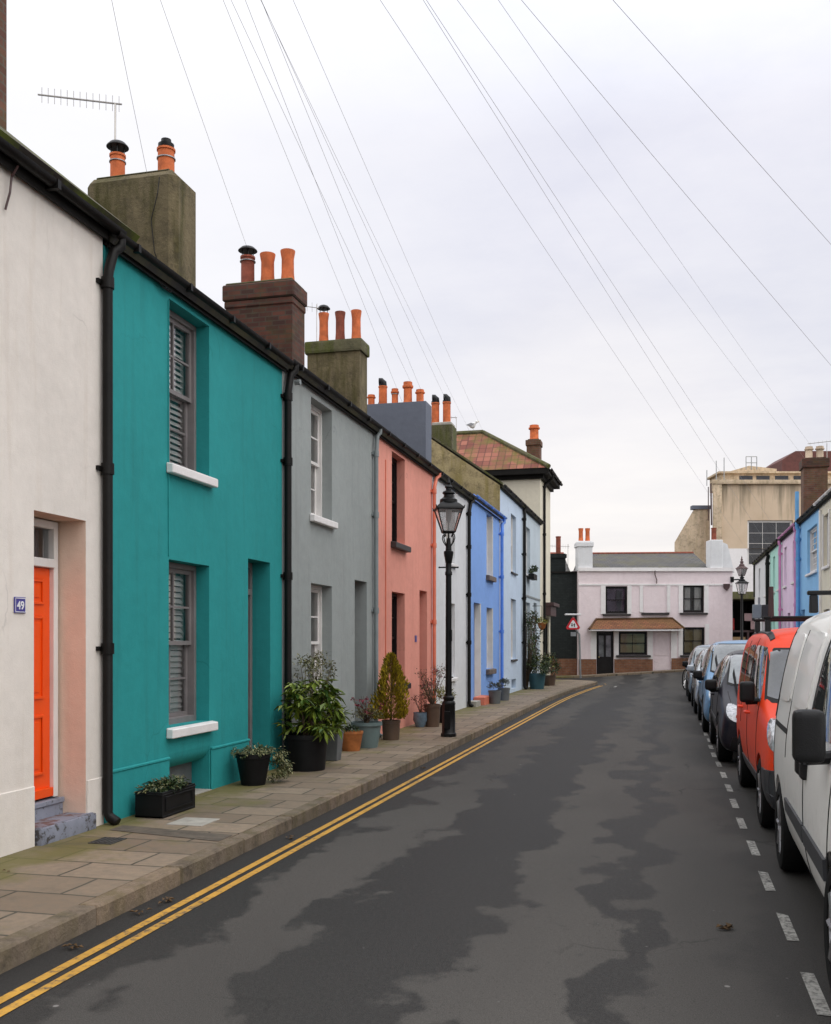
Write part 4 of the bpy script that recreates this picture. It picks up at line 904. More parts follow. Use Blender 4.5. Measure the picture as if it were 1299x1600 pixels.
window(ET, HT, 20.70, 23.51, 6.35, 9.21, .1, 'white_wood', 3, 4, None, 'curtain_dark', split=False, fw=.08)
# shop store in the gap between the pink house and the right hand row
ES = endfr(52); q = ES.p(17, 0, 0)
HS = thing('lean_to_store', 'dark open store with mossy canopy in gap beside the pink house', 'shed', q, TH)
b = B(); b.box(ES, 16.2, 18.6, -3, -2.9, 0, 4.3).box(ES, 16.2, 16.5, -2.9, 0, 0, 4.0).box(ES, 18.3, 18.6, -2.9, 0, 0, 4.0); b.done('wall', 'shop', HS)
b = B(); b.box(ES, 16.2, 18.7, -3, .25, 3.85, 4.25); b.done('canopy', 'mosscap', HS, bevel=.03)
b = B(); b.box(ES, 16.5, 18.3, -1.6, -.8, 2.15, 2.25).box(ES, 16.6, 16.72, -1.6, -.8, .3, 2.15).box(ES, 17.6, 17.72, -1.6, -.8, .3, 2.15); b.done('shelf', 'brown_paint', HS)
b = B(); b.box(ES, 16.75, 17.55, -1.5, -.9, 1.2, 1.9); b.done('timber_stack', 'timber', base=ES.p(17.1, -1.2, 1.2), label='pale timber boards under the shelf in the dark store', cat='timber')
b = B(); b.box(ES, 16.72, 17.0, -1.4, -1.0, 2.26, 2.9); b.done('red_tub', 'redbox', base=ES.p(16.85, -1.2, 2.3), bevel=.03, label='red tub on the shelf of the dark store', cat='tub')
b = B(); b.box(ES, 17.45, 17.85, -.8, -.76, 2.75, 3.15).box(ES, 17.75, 18.25, -.7, -.66, 2.3, 2.75); b.done('notice', 'poster', HS)

# ------------------------------------------------------------------ street furniture
def lantern(par, c, w_top, w_bot, h, rot=0, mat='iron', glassm='glass_lamp', hood=1.0):
    "four sided tapering lantern; c = centre of the lower rim"
    c = V(c); Mz = Matrix.Rotation(rot, 3, 'Z')
    def P(sx, sy, w, z): return c + Mz @ V((sx*w/2, sy*w/2, z))
    cs = ((-1, -1), (1, -1), (1, 1), (-1, 1))
    b = B()
    for s in cs: b.tube([P(*s, w_bot, 0), P(*s, w_top, h)], .011, 6)
    for z, w, r in ((0, w_bot, .014), (h, w_top, .02)): b.tube([P(*s, w, z) for s in cs], r, 6, closed=True)
    fr_ = b.done('lantern_frame', mat, par, smooth=True)
    g = B()
    for a, d in zip(cs, cs[1:]+cs[:1]): g.face([P(*a, w_bot*.98, .01), P(*d, w_bot*.98, .01), P(*d, w_top*.98, h-.01), P(*a, w_top*.98, h-.01)])
    g.done('pane', glassm, fr_, fix=False)
    r = w_top/2; k = hood
    b = B(); b.lathe([(r*1.56, -.005), (r*1.52, .02), (r*1.12, .055*k+.02), (r*.78, .085*k+.02), (r*.66, .10*k+.02)], c+V((0, 0, h)), 4, rot=rot+math.pi/4)
    z = h+.10*k
    b.lathe([(r*.72, 0), (r*.70, .05*k), (r*.42, .09*k), (r*.38, .13*k), (r*.5, .15*k), (r*.47, .175*k), (r*.24, .20*k), (r*.22, .235*k), (r*.32, .25*k), (r*.26, .275*k), (r*.12, .29*k), (r*.17, .32*k), (r*.09, .36*k), (.001, .42*k)], c+V((0, 0, z)), 14)
    for s in cs: b.tube([P(*s, w_top*1.06, h+.0), P(*s, w_top*1.14, h+.045)], [.016, .006], 6)
    b.done('lantern_hood', mat, par, smooth=True)
    b = B(); b.tube([c+V((0, 0, h*.45)), c+V((0, 0, h*.95))], [.035, .05], 10); b.tube([c+V((0, 0, 0)), c+V((0, 0, h*.45))], .012, 6); b.done('mantle', 'enamel_white', fr_, smooth=True)
    return fr_
lx, ly = -3.37, 15.40
L = thing('street_lamp', 'tall black Victorian style lamp post with glass lantern on the left pavement', 'street lamp', (lx, ly, .11))
b = B(); b.lathe([(.125, 0), (.125, .05), (.108, .07), (.105, .50), (.112, .52), (.098, .56), (.075, .575)], (lx, ly, .11), 8, rot=.39)
b.lathe([(.075, .565), (.09, .60), (.09, .625), (.062, .65), (.06, .68)], (lx, ly, .11), 16); ped = b.done('pedestal', 'iron', L, smooth=True)
b = B(); b.box(WLD, lx-.05, lx+.05, ly-.118, ly-.095, .24, .52); b.done('access_hatch', 'iron', ped, bevel=.008)
b = B(); b.lathe([(.052, .66), (.050, 1.2), (.046, 2.55), (.058, 2.56), (.058, 2.60), (.046, 2.62), (.044, 2.74), (.052, 2.75), (.06, 2.80), (.078, 2.90), (.078, 2.93), (.05, 2.945), (.045, 3.02), (.036, 3.06), (.03, 3.14)], (lx, ly, .11), 16); b.done('column', 'iron', L, smooth=True)
b = B(); b.tube([(lx-.14, ly-.03, 2.79), (lx+.14, ly+.03, 2.79)], .011, 8)
for s in (-1, 1): b.lathe([(.001, -.018), (.017, 0), (.001, .018)], (lx+s*.145, ly+s*.031, 2.79), 8)
b.done('ladder_rest', 'iron', L, smooth=True)
b = B(); b.box(WLD, lx+.035, lx+.062, ly-.06, ly-.02, 1.62, 1.80); b.box(WLD, lx-.075, lx+.075, ly-.012, ly+.012, 1.04, 1.06); b.done('band_clamp', 'iron', L)
rot = .35
b = B()
for k in range(4):
    a = rot+math.pi/4+k*math.pi/2; q = lambda r, z: (lx+math.cos(a)*r, ly+math.sin(a)*r, z)
    b.tube([q(.03, 3.10), q(.05, 3.13), q(.10, 3.19), q(.125, 3.25), q(.115, 3.30), q(.085, 3.31), q(.075, 3.275)], .009, 6); b.tube([q(.09, 3.30), q(.11, 3.36)], .008, 6)
b.tube([(lx, ly, 3.1), (lx, ly, 3.36)], .014, 8); b.done('scroll_bracket', 'iron', L, smooth=True)
lantern(L, (lx, ly, 3.35), .40, .19, .36, rot)
# two old lanterns by the gap at the end
q = EF.p(14.85, .25, 3.8)
L2 = thing('wall_lantern', 'black lantern bracketed on the right corner of the pale pink house', 'lantern', q)
b = B(); b.tube([EF.p(14.5, -.1, 4.47), EF.p(14.6, .1, 4.47), EF.p(14.85, .25, 4.47)], .03, 6); b.box(EF, 14.40, 14.55, -.2, .06, 4.36, 4.6); b.done('wall_bracket', 'iron', L2)
lantern(L2, q, .42, .25, .50, TH, hood=1.0)
q = EF.p(16.4, -4.5, 0)
L3 = thing('street_lamp', 'reddish topped lamp post rising behind the wall lantern', 'street lamp', (q.x, q.y, .3))
b = B(); b.lathe([(.15, 0), (.14, .9), (.07, 1.0), (.055, 4.4), (.09, 4.5), (.04, 4.7)], (q.x, q.y, .3), 12); b.done('column', 'iron', L3, smooth=True)
lantern(L3, (q.x, q.y, 4.95), .38, .2, .36, TH+.4, mat='brown_paint', hood=1.3)
# two way traffic warning sign
ES2 = endfr(44.0); q = ES2.p(7.27, 0, 0)
S = thing('road_sign', 'red bordered triangle warning sign on leaning grey post before black wall', 'road sign', (q.x, q.y, .0), TH)
b = B(); b.tube([ES2.p(7.30, 0, -.02), ES2.p(7.25, 0, 1.95), ES2.p(6.98, 0, 2.35), ES2.p(6.98, 0, 2.75)], .045, 8); b.done('post', 'galv', S, smooth=True)
def tri(fr, u, n, zc, r, t, mat, name, par):
    b = B(); P = []
    for k in range(3):
        a0 = math.pi/2+k*2*math.pi/3
        for da in (-.16, 0, .16): P.append(fr.p(u+math.cos(a0+da)*r, n, zc+math.sin(a0+da)*r*(1 if da == 0 else .97)))
    b.prism(P, fr.n*t); return b.done(name, mat, par)
pl = tri(ES2, 6.96, .06, 2.38, .33, .02, 'sign_red', 'sign_plate', S); tri(ES2, 6.96, .082, 2.375, .21, .003, 'enamel_white', 'sign_face', pl)
b = B()
def arrow(fr, u, n, z0, z1, up):
    w = .02; hd = .05; zt = z1 if up else z0; zs = z0 if up else z1; d = 1 if up else -1
    b.prism([fr.p(u-w, n, zs), fr.p(u+w, n, zs), fr.p(u+w, n, zt-d*.08), fr.p(u+hd, n, zt-d*.08), fr.p(u, n, zt), fr.p(u-hd, n, zt-d*.08), fr.p(u-w, n, zt-d*.08)], fr.n*.002)
arrow(ES2, 6.91, .0865, 2.29, 2.46, False); arrow(ES2, 7.01, .0865, 2.29, 2.46, True); b.done('arrow_symbol', 'sign_black', pl)
b = B(); b.box(ES2, 6.6, 7.3, -.06, .16, 2.80, 2.87); b.done('sign_light', 'enamel_white', S, bevel=.015)
b = B(); b.box(ES2, 6.86, 7.1, .03, .05, 1.88, 2.06); b.done('sub_plate', 'galv', S)
# cabinet on a post by the right hand row
C2 = thing('meter_cabinet', 'grey metal cabinets on thin posts beside the white end house', 'cabinet', (3.0, 34.9, .1))
b = B(); b.box(WLD, 2.72, 3.0, 34.75, 34.95, 2.40, 2.86); b.done('cabinet', 'cabinet', C2, bevel=.015)
b = B(); b.box(WLD, 3.02, 3.30, 34.72, 34.98, 2.38, 2.85); b.done('cabinet', 'greyplastic', C2, bevel=.01)
b = B(); b.tube([(2.93, 34.9, .1), (2.93, 34.9, 3.1)], .035, 8); b.tube([(3.22, 34.9, .1), (3.22, 34.9, 2.4)], .05, 8); b.done('post', 'galv', C2)
b = B(); b.box(WLD, 3.06, 3.16, 34.85, 34.95, .1, 2.3); b.done('bollard_cover', 'white_wood', C2)
# telegraph pole just outside the frame and its drop wires
PX, PY, PZ = -3.38, 3.9, 8.15
T = thing('telegraph_pole', 'tall wooden telegraph pole on the left pavement carrying all wires', 'telegraph pole', (PX, PY, .11))
b = B(); b.tube([(PX, PY, .05), (PX, PY, 8.5)], [.14, .10], 12); b.done('pole', 'pole', T, smooth=True)
b = B(); b.lathe([(.2, 0), (.22, .02), (.22, .05), (.2, .07)], (PX, PY, PZ-.03), 16); b.done('wire_ring', 'galv', T)
ends = [((-6.1, 10.85, 7.26), 'to the moss stained chimney of the turquoise house'), ((-6.68, 15.11, 8.06), 'to the brick chimney of the grey house'), ((-6.2, 19.1, 8.26), 'to the chimney pots of the salmon house'),
        ((-6.1, 22.72, 7.3), 'to the left end of the blue grey chimney stack'), ((-5.91, 22.9, 7.75), 'to the tallest pot of the blue grey chimney'), ((-5.7, 23.0, 7.6), 'to the last pot of the blue grey chimney'),
        ((-6.25, 28.4, 8.6), 'to the pots of the pale blue house'), ((-7.4, 37.7, 9.7), 'to the ridge of the hipped roof, left of the gull'), ((-6.9, 37.7, 9.72), 'to the hip of the tiled corner roof'),
        ((3.74, 46.0, 5.1), 'to the far gutter of the white end house'), ((3.74, 39.6, 5.1), 'to the near gutter of the white end house'), ((3.74, 35.5, 5.08), 'to the gutter between mint and lilac houses'),
        ((4.95, 39.45, 8.42), 'to the left cream chimney pot on the right'), ((5.25, 39.45, 8.75), 'to the right cream chimney pot on the right'),
        ((3.74, 18.2, 4.95), 'sweeping over the road, second from the right in the sky'), ((3.74, 14.4, 4.9), 'sweeping over the road, farthest right in the sky')]
for k, (e, lab) in enumerate(ends):
    e = V(e); a = k*2.4; p0 = V((PX+.2*math.cos(a), PY+.2*math.sin(a), PZ)); n = 20; sag = .0018*(e-p0).length
    b = B(); b.tube([p0.lerp(e, i/n) - V((0, 0, sag*4*(i/n)*(1-i/n))) for i in range(n+1)], .0023, 5)
    b.done('overhead_wire', 'wire', smooth=True, base=p0, label='thin black overhead wire running '+lab, cat='wire', group='overhead telephone wires')
# aerials
def aerial(base, top, boom0, boom1, n, el, label, r=.013):
    t = thing('tv_aerial', label, 'aerial', base, group='television aerials')
    b = B(); b.tube([base, top], r, 6); b.done('mast', 'alu', t)
    b = B(); a, c = V(boom0), V(boom1); b.tube([a, c], r*.9, 6); m = b.done('boom', 'alu', t)
    b = B()
    for k in range(n):
        p = a.lerp(c, (k+.6)/n); b.tube([p-V((0, 0, el)), p+V((0, 0, el))], .004, 4)
    b.done('element', 'alu', m); return t
aerial((-6.87, 11.4, 7.35), (-6.86, 11.4, 8.50), (-7.99, 11.4, 8.77), (-6.77, 11.4, 8.48), 13, .10, 'long yagi aerial above the moss stained chimney of the turquoise house')
aerial((-6.85, 18.9, 7.55), (-6.85, 18.9, 8.40), (-7.15, 18.7, 8.34), (-6.80, 18.9, 8.32), 4, .09, 'small aerial beside the capped pot of the salmon house chimney', .009)
aerial((-6.34, 30, 7.2), (-6.32, 30, 8.53), (-6.55, 30, 8.54), (-6.30, 30, 8.53), 2, .05, 'thin aerial mast behind the pale blue house chimney', .012)
q = EF.p(7.28, -2.0, 0); aerial((q.x, q.y, 5.0), (q.x, q.y, 6.3), EF.p(6.2, -2, 6.22), EF.p(7.35, -2, 6.18), 9, .10, 'faint yagi aerial left of the white chimney of the pink house', .012)
aerial((5.72, 39.6, 7.0), (5.72, 39.6, 9.0), (5.05, 39.6, 9.02), (6.2, 39.6, 9.1), 8, .06, 'aerial behind the cream pots at the right edge', .014)
# gull on the ridge
g = B(); cx, cy, cz = -7.3, 37.7, 9.86
prof = [(-.20, .005, .02), (-.15, .04, .015), (-.08, .09, .0), (0, .115, 0), (.07, .11, .02), (.10, .085, .06), (.115, .065, .10), (.135, .062, .13), (.17, .055, .14), (.20, .03, .135), (.212, .004, .13)]
rings = []
for x, r, z in prof: rings.append([g.bm.verts.new((cx+x, cy+math.cos(a)*r*.85, cz+.10+z+math.sin(a)*r)) for a in [k*math.pi/4 for k in range(8)]])
for a, c in zip(rings, rings[1:]):
    for k in range(8): g.bm.faces.new((a[k], a[(k+1) % 8], c[(k+1) % 8], c[k]))
g.bm.faces.new(rings[0]); g.bm.faces.new(rings[-1])
for s in (-1, 1): g.tube([(cx+.02, cy+s*.03, cz+.03), (cx+.01, cy+s*.03, cz-.03), (cx+.04, cy+s*.03, cz-.045)], .008, 5)
G = g.done('seagull', 'feather', smooth=True, base=(cx, cy, cz-.05), label='white gull standing on the hipped tile roof ridge', cat='bird')
b = B()
for s in (-1, 1): b.prism([(cx-.26, cy+s*.05, cz+.13), (cx-.05, cy+s*.088, cz+.19), (cx+.09, cy+s*.085, cz+.15), (cx-.04, cy+s*.09, cz+.07)], (0, s*.012, 0))
b.done('wing', 'wing', G)
b = B(); b.tube([(cx+.205, cy, cz+.235), (cx+.25, cy, cz+.228), (cx+.265, cy, cz+.218)], [.012, .008, .002], 6); b.done('beak', 'beak', G)

# ------------------------------------------------------------------ plants
rnd = random.Random(11)
def rdir(zmin=-1):
    while True:
        v = V((rnd.uniform(-1, 1), rnd.uniform(-1, 1), rnd.uniform(-1, 1)))
        if .05 < v.length < 1 and v.normalized().z >= zmin: return v.normalized()
def foliage(name, mat, par, c, rad, n, L, W, droop=.3, clumps=14, spread=.38, zmin=-.5, fold=.22, pts=None):
    c = V(c); b = B(); cl = pts or [c + V((d.x*rad[0], d.y*rad[1], d.z*rad[2]))*rnd.uniform(.45, .95) for d in (rdir(zmin) for _ in range(clumps))]
    for i in range(n):
        k = V(rnd.choice(cl)); d = rdir(-.9); p = k + V((d.x*rad[0], d.y*rad[1], d.z*rad[2]))*spread*rnd.random()**.5
        o = (p-c); o = o.normalized() if o.length > .001 else d
        ld = (o*.7 + rdir()*.7 + V((0, 0, -droop))).normalized(); s = rnd.uniform(.65, 1.2)
        b.leaf(p, ld, V((0, 0, 1)) if abs(ld.z) < .9 else V((1, 0, 0)), L*s, W*s, fold)
    return b.done(name, mat, par, fix=False), cl
def stems(par, base, tips, r=.006, mat='stem'):
    b = B(); base = V(base)
    for t in tips:
        t = V(t); m = base.lerp(t, .5) + V((rnd.uniform(-.04, .04), rnd.uniform(-.04, .04), .02)); s = base+V((rnd.uniform(-.03, .03), rnd.uniform(-.03, .03), 0))
        b.tube([s, m, t], [r*1.3, r, r*.5], 5)
    return b.done('stem', mat, par, smooth=True)
def round_pot(par, x, y, r, h, mat, taper=.75, rim=.02, belly=0, seg=24):
    b = B(); z = .11
    pr = [(r*taper, z), (r*(taper+(1-taper)*.5)+belly, z+h*.5), (r-rim*.4, z+h*.86), (r, z+h*.87), (r, z+h), (r-.02, z+h), (r-.03, z+h*.85)]
    b.lathe(pr, (x, y, 0), seg); b.done('pot', mat, par, smooth=True)
    b = B(); b.lathe([(.001, z+h*.88), (r-.022, z+h*.86)], (x, y, 0), seg); b.done('soil', 'soil', par)
def plant(name, label, x, y, cat='potted plant'): return thing(name, label, cat, (x, y, .11), group='potted plants along the terrace')
# 1 rectangular planter
p = plant('planter_box', 'rectangular black planter box with low ground cover by turquoise wall', -4.28, 7.92)
b = B(); x0, x1, y0, y1 = -4.40, -4.14, 7.62, 8.22
b.box(WLD, x0, x1, y0, y0+.02, .11, .33).box(WLD, x0, x1, y1-.02, y1, .11, .33).box(WLD, x0, x0+.02, y0+.02, y1-.02, .11, .33).box(WLD, x1-.02, x1, y0+.02, y1-.02, .11, .33).box(WLD, x0, x1, y0, y1, .10, .13)
b.box(WLD, x0-.008, x1+.008, y0-.008, y1+.008, .305, .312)
for a, c, z0, z1 in ((y0+.05, y1-.05, .16, .175), (y0+.05, y1-.05, .275, .29), (y0+.05, y0+.065, .175, .275), (y1-.065, y1-.05, .175, .275)): b.box(WLD, x1, x1+.007, a, c, z0, z1)
b.done('box', 'blackpot', p, bevel=.004)
b = B(); b.box(WLD, x0+.02, x1-.02, y0+.02, y1-.02, .2, .30); b.done('soil', 'soil', p)
foliage('foliage', 'l_dark', p, (-4.27, 7.92, .33), (.14, .33, .05), 420, .05, .028, .1, 30, .45, -.1)
foliage('foliage', 'l_olive', p, (-4.27, 7.92, .35), (.13, .32, .05), 160, .045, .022, .1, 22, .4, -.1)
# 2 trailing variegated pot
p = plant('potted_plant', 'black tapered pot of trailing cream variegated leaves beside turquoise doorway', -4.22, 9.72)
round_pot(p, -4.22, 9.70, .185, .33, 'blackpot', .68)
pts = [(-4.22+.2*math.cos(a)*s, 9.72+.2*math.sin(a)*s, .44+.03*rnd.random()) for a in (0, .8, 1.6, 2.4, 3.2, 4, 4.8, 5.6) for s in (.5, .9)] + [(-4.0+rnd.uniform(-.06, .06), 9.95+rnd.uniform(-.12, .12), .44-k*.022) for k in range(13)]
foliage('foliage', 'l_var', p, (-4.18, 9.78, .42), (.16, .2, .12), 850, .035, .024, .5, 1, .45, pts=pts)
foliage('foliage', 'l_dark', p, (-4.18, 9.78, .40), (.16, .2, .12), 350, .035, .022, .5, 1, .45, pts=pts)
# 3 big tub with broad leaved evergreen
p = plant('potted_shrub', 'big black tub with glossy broad leaved evergreen by turquoise downpipe', -4.1, 11.0)
round_pot(p, -4.12, 11.0, .26, .42, 'blackpot', .86)
tips = [(-4.12+rnd.uniform(-.22, .28), 11.0+rnd.uniform(-.2, .5), rnd.uniform(.65, 1.18)) for _ in range(26)]
stems(p, (-4.12, 11.0, .48), tips, .008)
b = B()
for t in tips + [(-4.12+rnd.uniform(-.25, .3), 11.02+rnd.uniform(-.25, .5), rnd.uniform(.55, 1.1)) for _ in range(95)]:
    t = V(t); n = rnd.randint(7, 11); a0 = rnd.random()*6
    for k in range(n):
        a = a0+k*2.4; el = rnd.uniform(-1.0, .3); d = V((math.cos(a)*math.cos(el), math.sin(a)*math.cos(el), math.sin(el)))
        b.leaf(t+V((0, 0, rnd.uniform(-.03, .03))), d, V((0, 0, 1)), rnd.choice((.08, .12, .15, .17, .20))*rnd.uniform(.8, 1.1), rnd.uniform(.035, .066), .16)
b.done('foliage', 'l_broad', p, fix=False)
# 3b tall pale shrub behind it
p = plant('potted_shrub', 'tall loose pale leaved shrub behind the broad leaved evergreen', -4.36, 11.75)
round_pot(p, -4.33, 11.78, .13, .3, 'greypot', .8)
tips = [(-4.3+rnd.uniform(-.12, .2), 11.75+rnd.uniform(-.4, .45), rnd.uniform(.95, 1.45)) for _ in range(26)]
stems(p, (-4.33, 11.78, .4), tips, .005)
foliage('foliage', 'l_olive', p, (-4.28, 11.75, 1.2), (.2, .35, .25), 520, .05, .024, .2, 1, .38, pts=tips)
foliage('foliage', 'l_var', p, (-4.28, 11.75, 1.2), (.2, .35, .25), 180, .045, .022, .2, 1, .38, pts=tips)
# 4 tall grey planter
p = plant('tall_planter', 'tall square charcoal planter half hidden under the evergreen leaves', -4.1, 11.95)
b = B(); b.hexa([V((-4.12+sx*w, 11.95+sy*w, z)) for sx in (-1, 1) for sy in (-1, 1) for z, w in ((.11, .085), (.52, .12))]); b.done('pot', 'greypot', p, bevel=.006)
foliage('foliage', 'l_broad', p, (-4.12, 11.95, .6), (.14, .16, .12), 90, .12, .04, .5, 8, .5, 0)
# 5 ochre pot, 6 blue green pot
p = plant('potted_plant', 'stubby ochre terracotta pot beside the blue green pot', -4.24, 13.08)
round_pot(p, -4.24, 13.08, .17, .27, 'ochre', .72); foliage('foliage', 'l_dark', p, (-4.24, 13.08, .40), (.13, .13, .04), 120, .05, .025, .2, 10, .5, 0)
p = plant('potted_plant', 'wide rimmed blue green pot with dark red flowers by grey doorway', -4.2, 13.55)
round_pot(p, -4.16, 13.55, .225, .36, 'greenpot', .70, .05)
tips = [(-4.16+rnd.uniform(-.18, .18), 13.55+rnd.uniform(-.25, .25), rnd.uniform(.55, .85)) for _ in range(30)]
stems(p, (-4.16, 13.55, .45), tips, .004); foliage('foliage', 'l_olive', p, (-4.16, 13.55, .55), (.2, .2, .1), 330, .05, .02, .1, 14, .5, 0)
foliage('flowers', 'fl_red', p, (-4.16, 13.55, .78), (.2, .2, .08), 150, .035, .03, 0, 1, .16, pts=tips[:14])
# 7 golden conifer
p = plant('potted_conifer', 'golden cone shaped conifer in dark pot before salmon wall', -4.12, 14.7)
round_pot(p, -4.12, 14.7, .145, .30, 'browncer', .85)
b = B(); b.tube([(-4.12, 14.7, .35), (-4.12, 14.7, .8), (-4.1, 14.7, 1.3)], [.022, .016, .004], 6); b.done('trunk', 'stem', p)
for mt, n, sc in (('l_gold', 3400, 1.0), ('l_rust', 700, .8)):
    b = B()
    for i in range(n):
        t = rnd.random()**1.25; z = .42+t*.98; r = .31*(1-t)**.62*(.45+.55*min(1, t*7+.3)); a = rnd.random()*6.283; lob = 1+.25*math.sin(a*3+z*7)+.12*math.sin(a*7-z*13)
        rr = r*lob*(rnd.uniform(.55, 1.0) if sc == 1 else rnd.uniform(.3, .8)); P_ = V((-4.12+math.cos(a)*rr, 14.7+math.sin(a)*rr, z + (0 if t < .8 else 0)))
        d = V((math.cos(a)*.5, math.sin(a)*.5, 1.0)) + rdir()*.35; b.leaf(P_, d, V((math.cos(a+1.5), math.sin(a+1.5), 0)), rnd.uniform(.04, .085), rnd.uniform(.012, .026), .1)
    b.done('foliage', mt, p, fix=False)
# 8 blue glazed pot, 9 brown tall pot, 10 dark pot
p = plant('potted_plant', 'small rounded blue grey glazed pot with sparse red leaves', -4.3, 17.03)
round_pot(p, -4.24, 17.03, .12, .26, 'blueglaze', .62, .0, .03); tips = [(-4.24+rnd.uniform(-.12, .12), 17.03+rnd.uniform(-.15, .15), rnd.uniform(.4, .68)) for _ in range(12)]
stems(p, (-4.24, 17.03, .36), tips, .004); foliage('foliage', 'l_red', p, (-4.24, 17.03, .48), (.14, .14, .12), 130, .045, .022, .1, 1, .4, pts=tips)
p = plant('potted_shrub', 'tall brown glazed pot with twiggy reddish shrub and faded flowers', -4.05, 17.15)
round_pot(p, -4.05, 17.15, .15, .40, 'browncer', .82); tips = [(-4.05+rnd.uniform(-.22, .22), 17.2+rnd.uniform(-.35, .5), rnd.uniform(.6, 1.12)) for _ in range(34)]
stems(p, (-4.05, 17.15, .48), tips, .005); foliage('foliage', 'l_red', p, (-4.05, 17.15, .8), (.22, .3, .26), 420, .045, .022, .1, 1, .38, pts=tips); foliage('foliage', 'l_olive', p, (-4.05, 17.2, .85), (.22, .35, .26), 220, .045, .022, .1, 1, .38, pts=tips)
foliage('flowers', 'fl_pink', p, (-4.05, 17.2, 1.0), (.2, .3, .2), 60, .04, .035, 0, 1, .2, pts=tips[:7])
p = plant('potted_plant', 'dark pot of yellow green leaves just behind the lamp post', -4.05, 18.1)
round_pot(p, -4.05, 18.1, .17, .32, 'blackpot', .85); foliage('foliage', 'l_lime', p, (-4.05, 18.1, .55), (.18, .25, .18), 260, .08, .02, -.3, 12, .5, 0)
# 11 pair of grey pots by the blue house
for y, mt, lab in ((24.0, 'greypot', 'nearer of two grey pots with grey leaves by the blue wall'), (25.4, 'greypot', 'farther of two grey pots with grey leaves by the blue wall')):
    p = plant('potted_plant', lab, -4.1, y); round_pot(p, -4.1, y, .16, .32, mt, .8); foliage('foliage', 'l_grey', p, (-4.1, y, .52), (.16, .16, .12), 240, .07, .022, -.1, 12, .5, 0)
p = plant('small_pot', 'low square grey pot behind the two grey pots', -4.25, 26.0); b = B(); b.box(WLD, -4.38, -4.12, 25.85, 26.15, .11, .36); b.done('pot', 'greypot', p, bevel=.01)
foliage('foliage', 'l_grey', p, (-4.25, 26.0, .42), (.12, .12, .06), 90, .05, .02, 0, 8, .5, 0)
# 12 shrubs at the far end of the terrace
p = plant('potted_shrub', 'dense green shrub in teal tub below the grey blue house', -4.1, 31.9)
round_pot(p, -4.08, 31.9, .28, .5, 'tealtub', .8); foliage('foliage', 'l_dark', p, (-4.05, 32.2, .78), (.42, .75, .42), 900, .09, .05, .2, 26, .42, -.4); foliage('foliage', 'l_lime', p, (-4.0, 32.2, .85), (.42, .75, .38), 160, .07, .04, .1, 20, .4, -.2)
p = plant('climbing_plant', 'dark climbing plant on the downpipe of the grey blue house', -4.4, 32.2)
tips = [(-4.35+rnd.uniform(-.05, .22), 32.2+rnd.uniform(-1.0, 1.2), rnd.uniform(1.3, 2.5)) for _ in range(30)]
stems(p, (-4.4, 31.9, .12), tips, .012); foliage('foliage', 'l_dark', p, (-4.3, 32.2, 1.9), (.2, .7, .6), 700, .10, .055, .2, 1, .4, pts=tips); foliage('foliage', 'l_red', p, (-4.3, 32.3, 2.0), (.2, .7, .6), 140, .08, .04, .2, 1, .4, pts=tips)
p = plant('potted_shrub', 'dark bushy shrub in brown pot at the corner shopfront', -4.0, 34.6)
round_pot(p, -4.0, 34.6, .24, .35, 'browncer', .8); foliage('foliage', 'l_dark', p, (-4.0, 34.7, .75), (.34, .7, .42), 800, .09, .05, .1, 22, .42, -.5); foliage('foliage', 'l_red', p, (-4.0, 34.6, .8), (.32, .6, .4), 200, .07, .04, .1, 12, .4, -.3)
p = thing('hanging_basket', 'terracotta hanging basket of trailing leaves on the grey blue house', 'hanging basket', (-4.18, 34.0, 2.1))
b = B(); b.lathe([(.02, 2.02), (.11, 2.1), (.16, 2.26), (.15, 2.28)], (-4.18, 34.0, 0), 14); b.done('basket', 'ochre', p, smooth=True)
b = B(); b.tube([(-4.5, 34.0, 2.85), (-4.18, 34.0, 2.85), (-4.18, 34.0, 2.28)], .012, 6); b.done('bracket', 'iron', p); foliage('foliage', 'l_lime', p, (-4.18, 34.0, 2.34), (.2, .22, .12), 220, .07, .035, .4, 12, .5, -.3)
p = thing('window_box', 'small dark window box of plants on upper sill of grey blue house', 'window box', (-4.4, 32.9, 3.8))
b = B(); b.box(LEFT, 32.45, 33.3, .065, .25, 3.68, 3.86); b.done('box', 'blackpot', p, bevel=.01); foliage('foliage', 'l_dark', p, (-4.33, 32.9, 3.98), (.12, .45, .16), 320, .08, .04, .2, 16, .45, -.4)
# fallen leaves
lr = random.Random(9)
for x, y, sc, lab in ((.34, 5.82, 1.7, 'curled brown and green leaf lying on open road near white dashes'), (-2.98, 5.55, 1.4, 'brown leaf cluster in the gutter by the kerb, farther one'), (-3.0, 5.28, 1.1, 'small dark leaf cluster in the gutter, between two others'), (-3.0, 4.6, 1.2, 'dark wet leaf cluster in the gutter nearest the camera'), (-4.15, 5.62, .8, 'tiny brown leaf on the paving by the cream wall'), (-3.0, 12.2, 1.2, 'reddish leaf in the gutter near the lamp post'), (-2.99, 7.6, 1.2, 'reddish brown leaf in the gutter by the turquoise house')):
    z = .118 if x < -3.3 else .008; b = B()
    for k in range(6 if sc > 1 else 2):
        a = lr.random()*6.28; b.leaf(V((x+lr.uniform(-.025, .025)*sc, y+lr.uniform(-.04, .04)*sc, z+.003*k)), V((math.cos(a), math.sin(a), .12)), V((0, 0, 1)), .036*sc, .02*sc, .3)
    b.done('fallen_leaf', 'leaf_dead', fix=False, base=(x, y, z), label=lab, cat='leaf', group='fallen leaves')

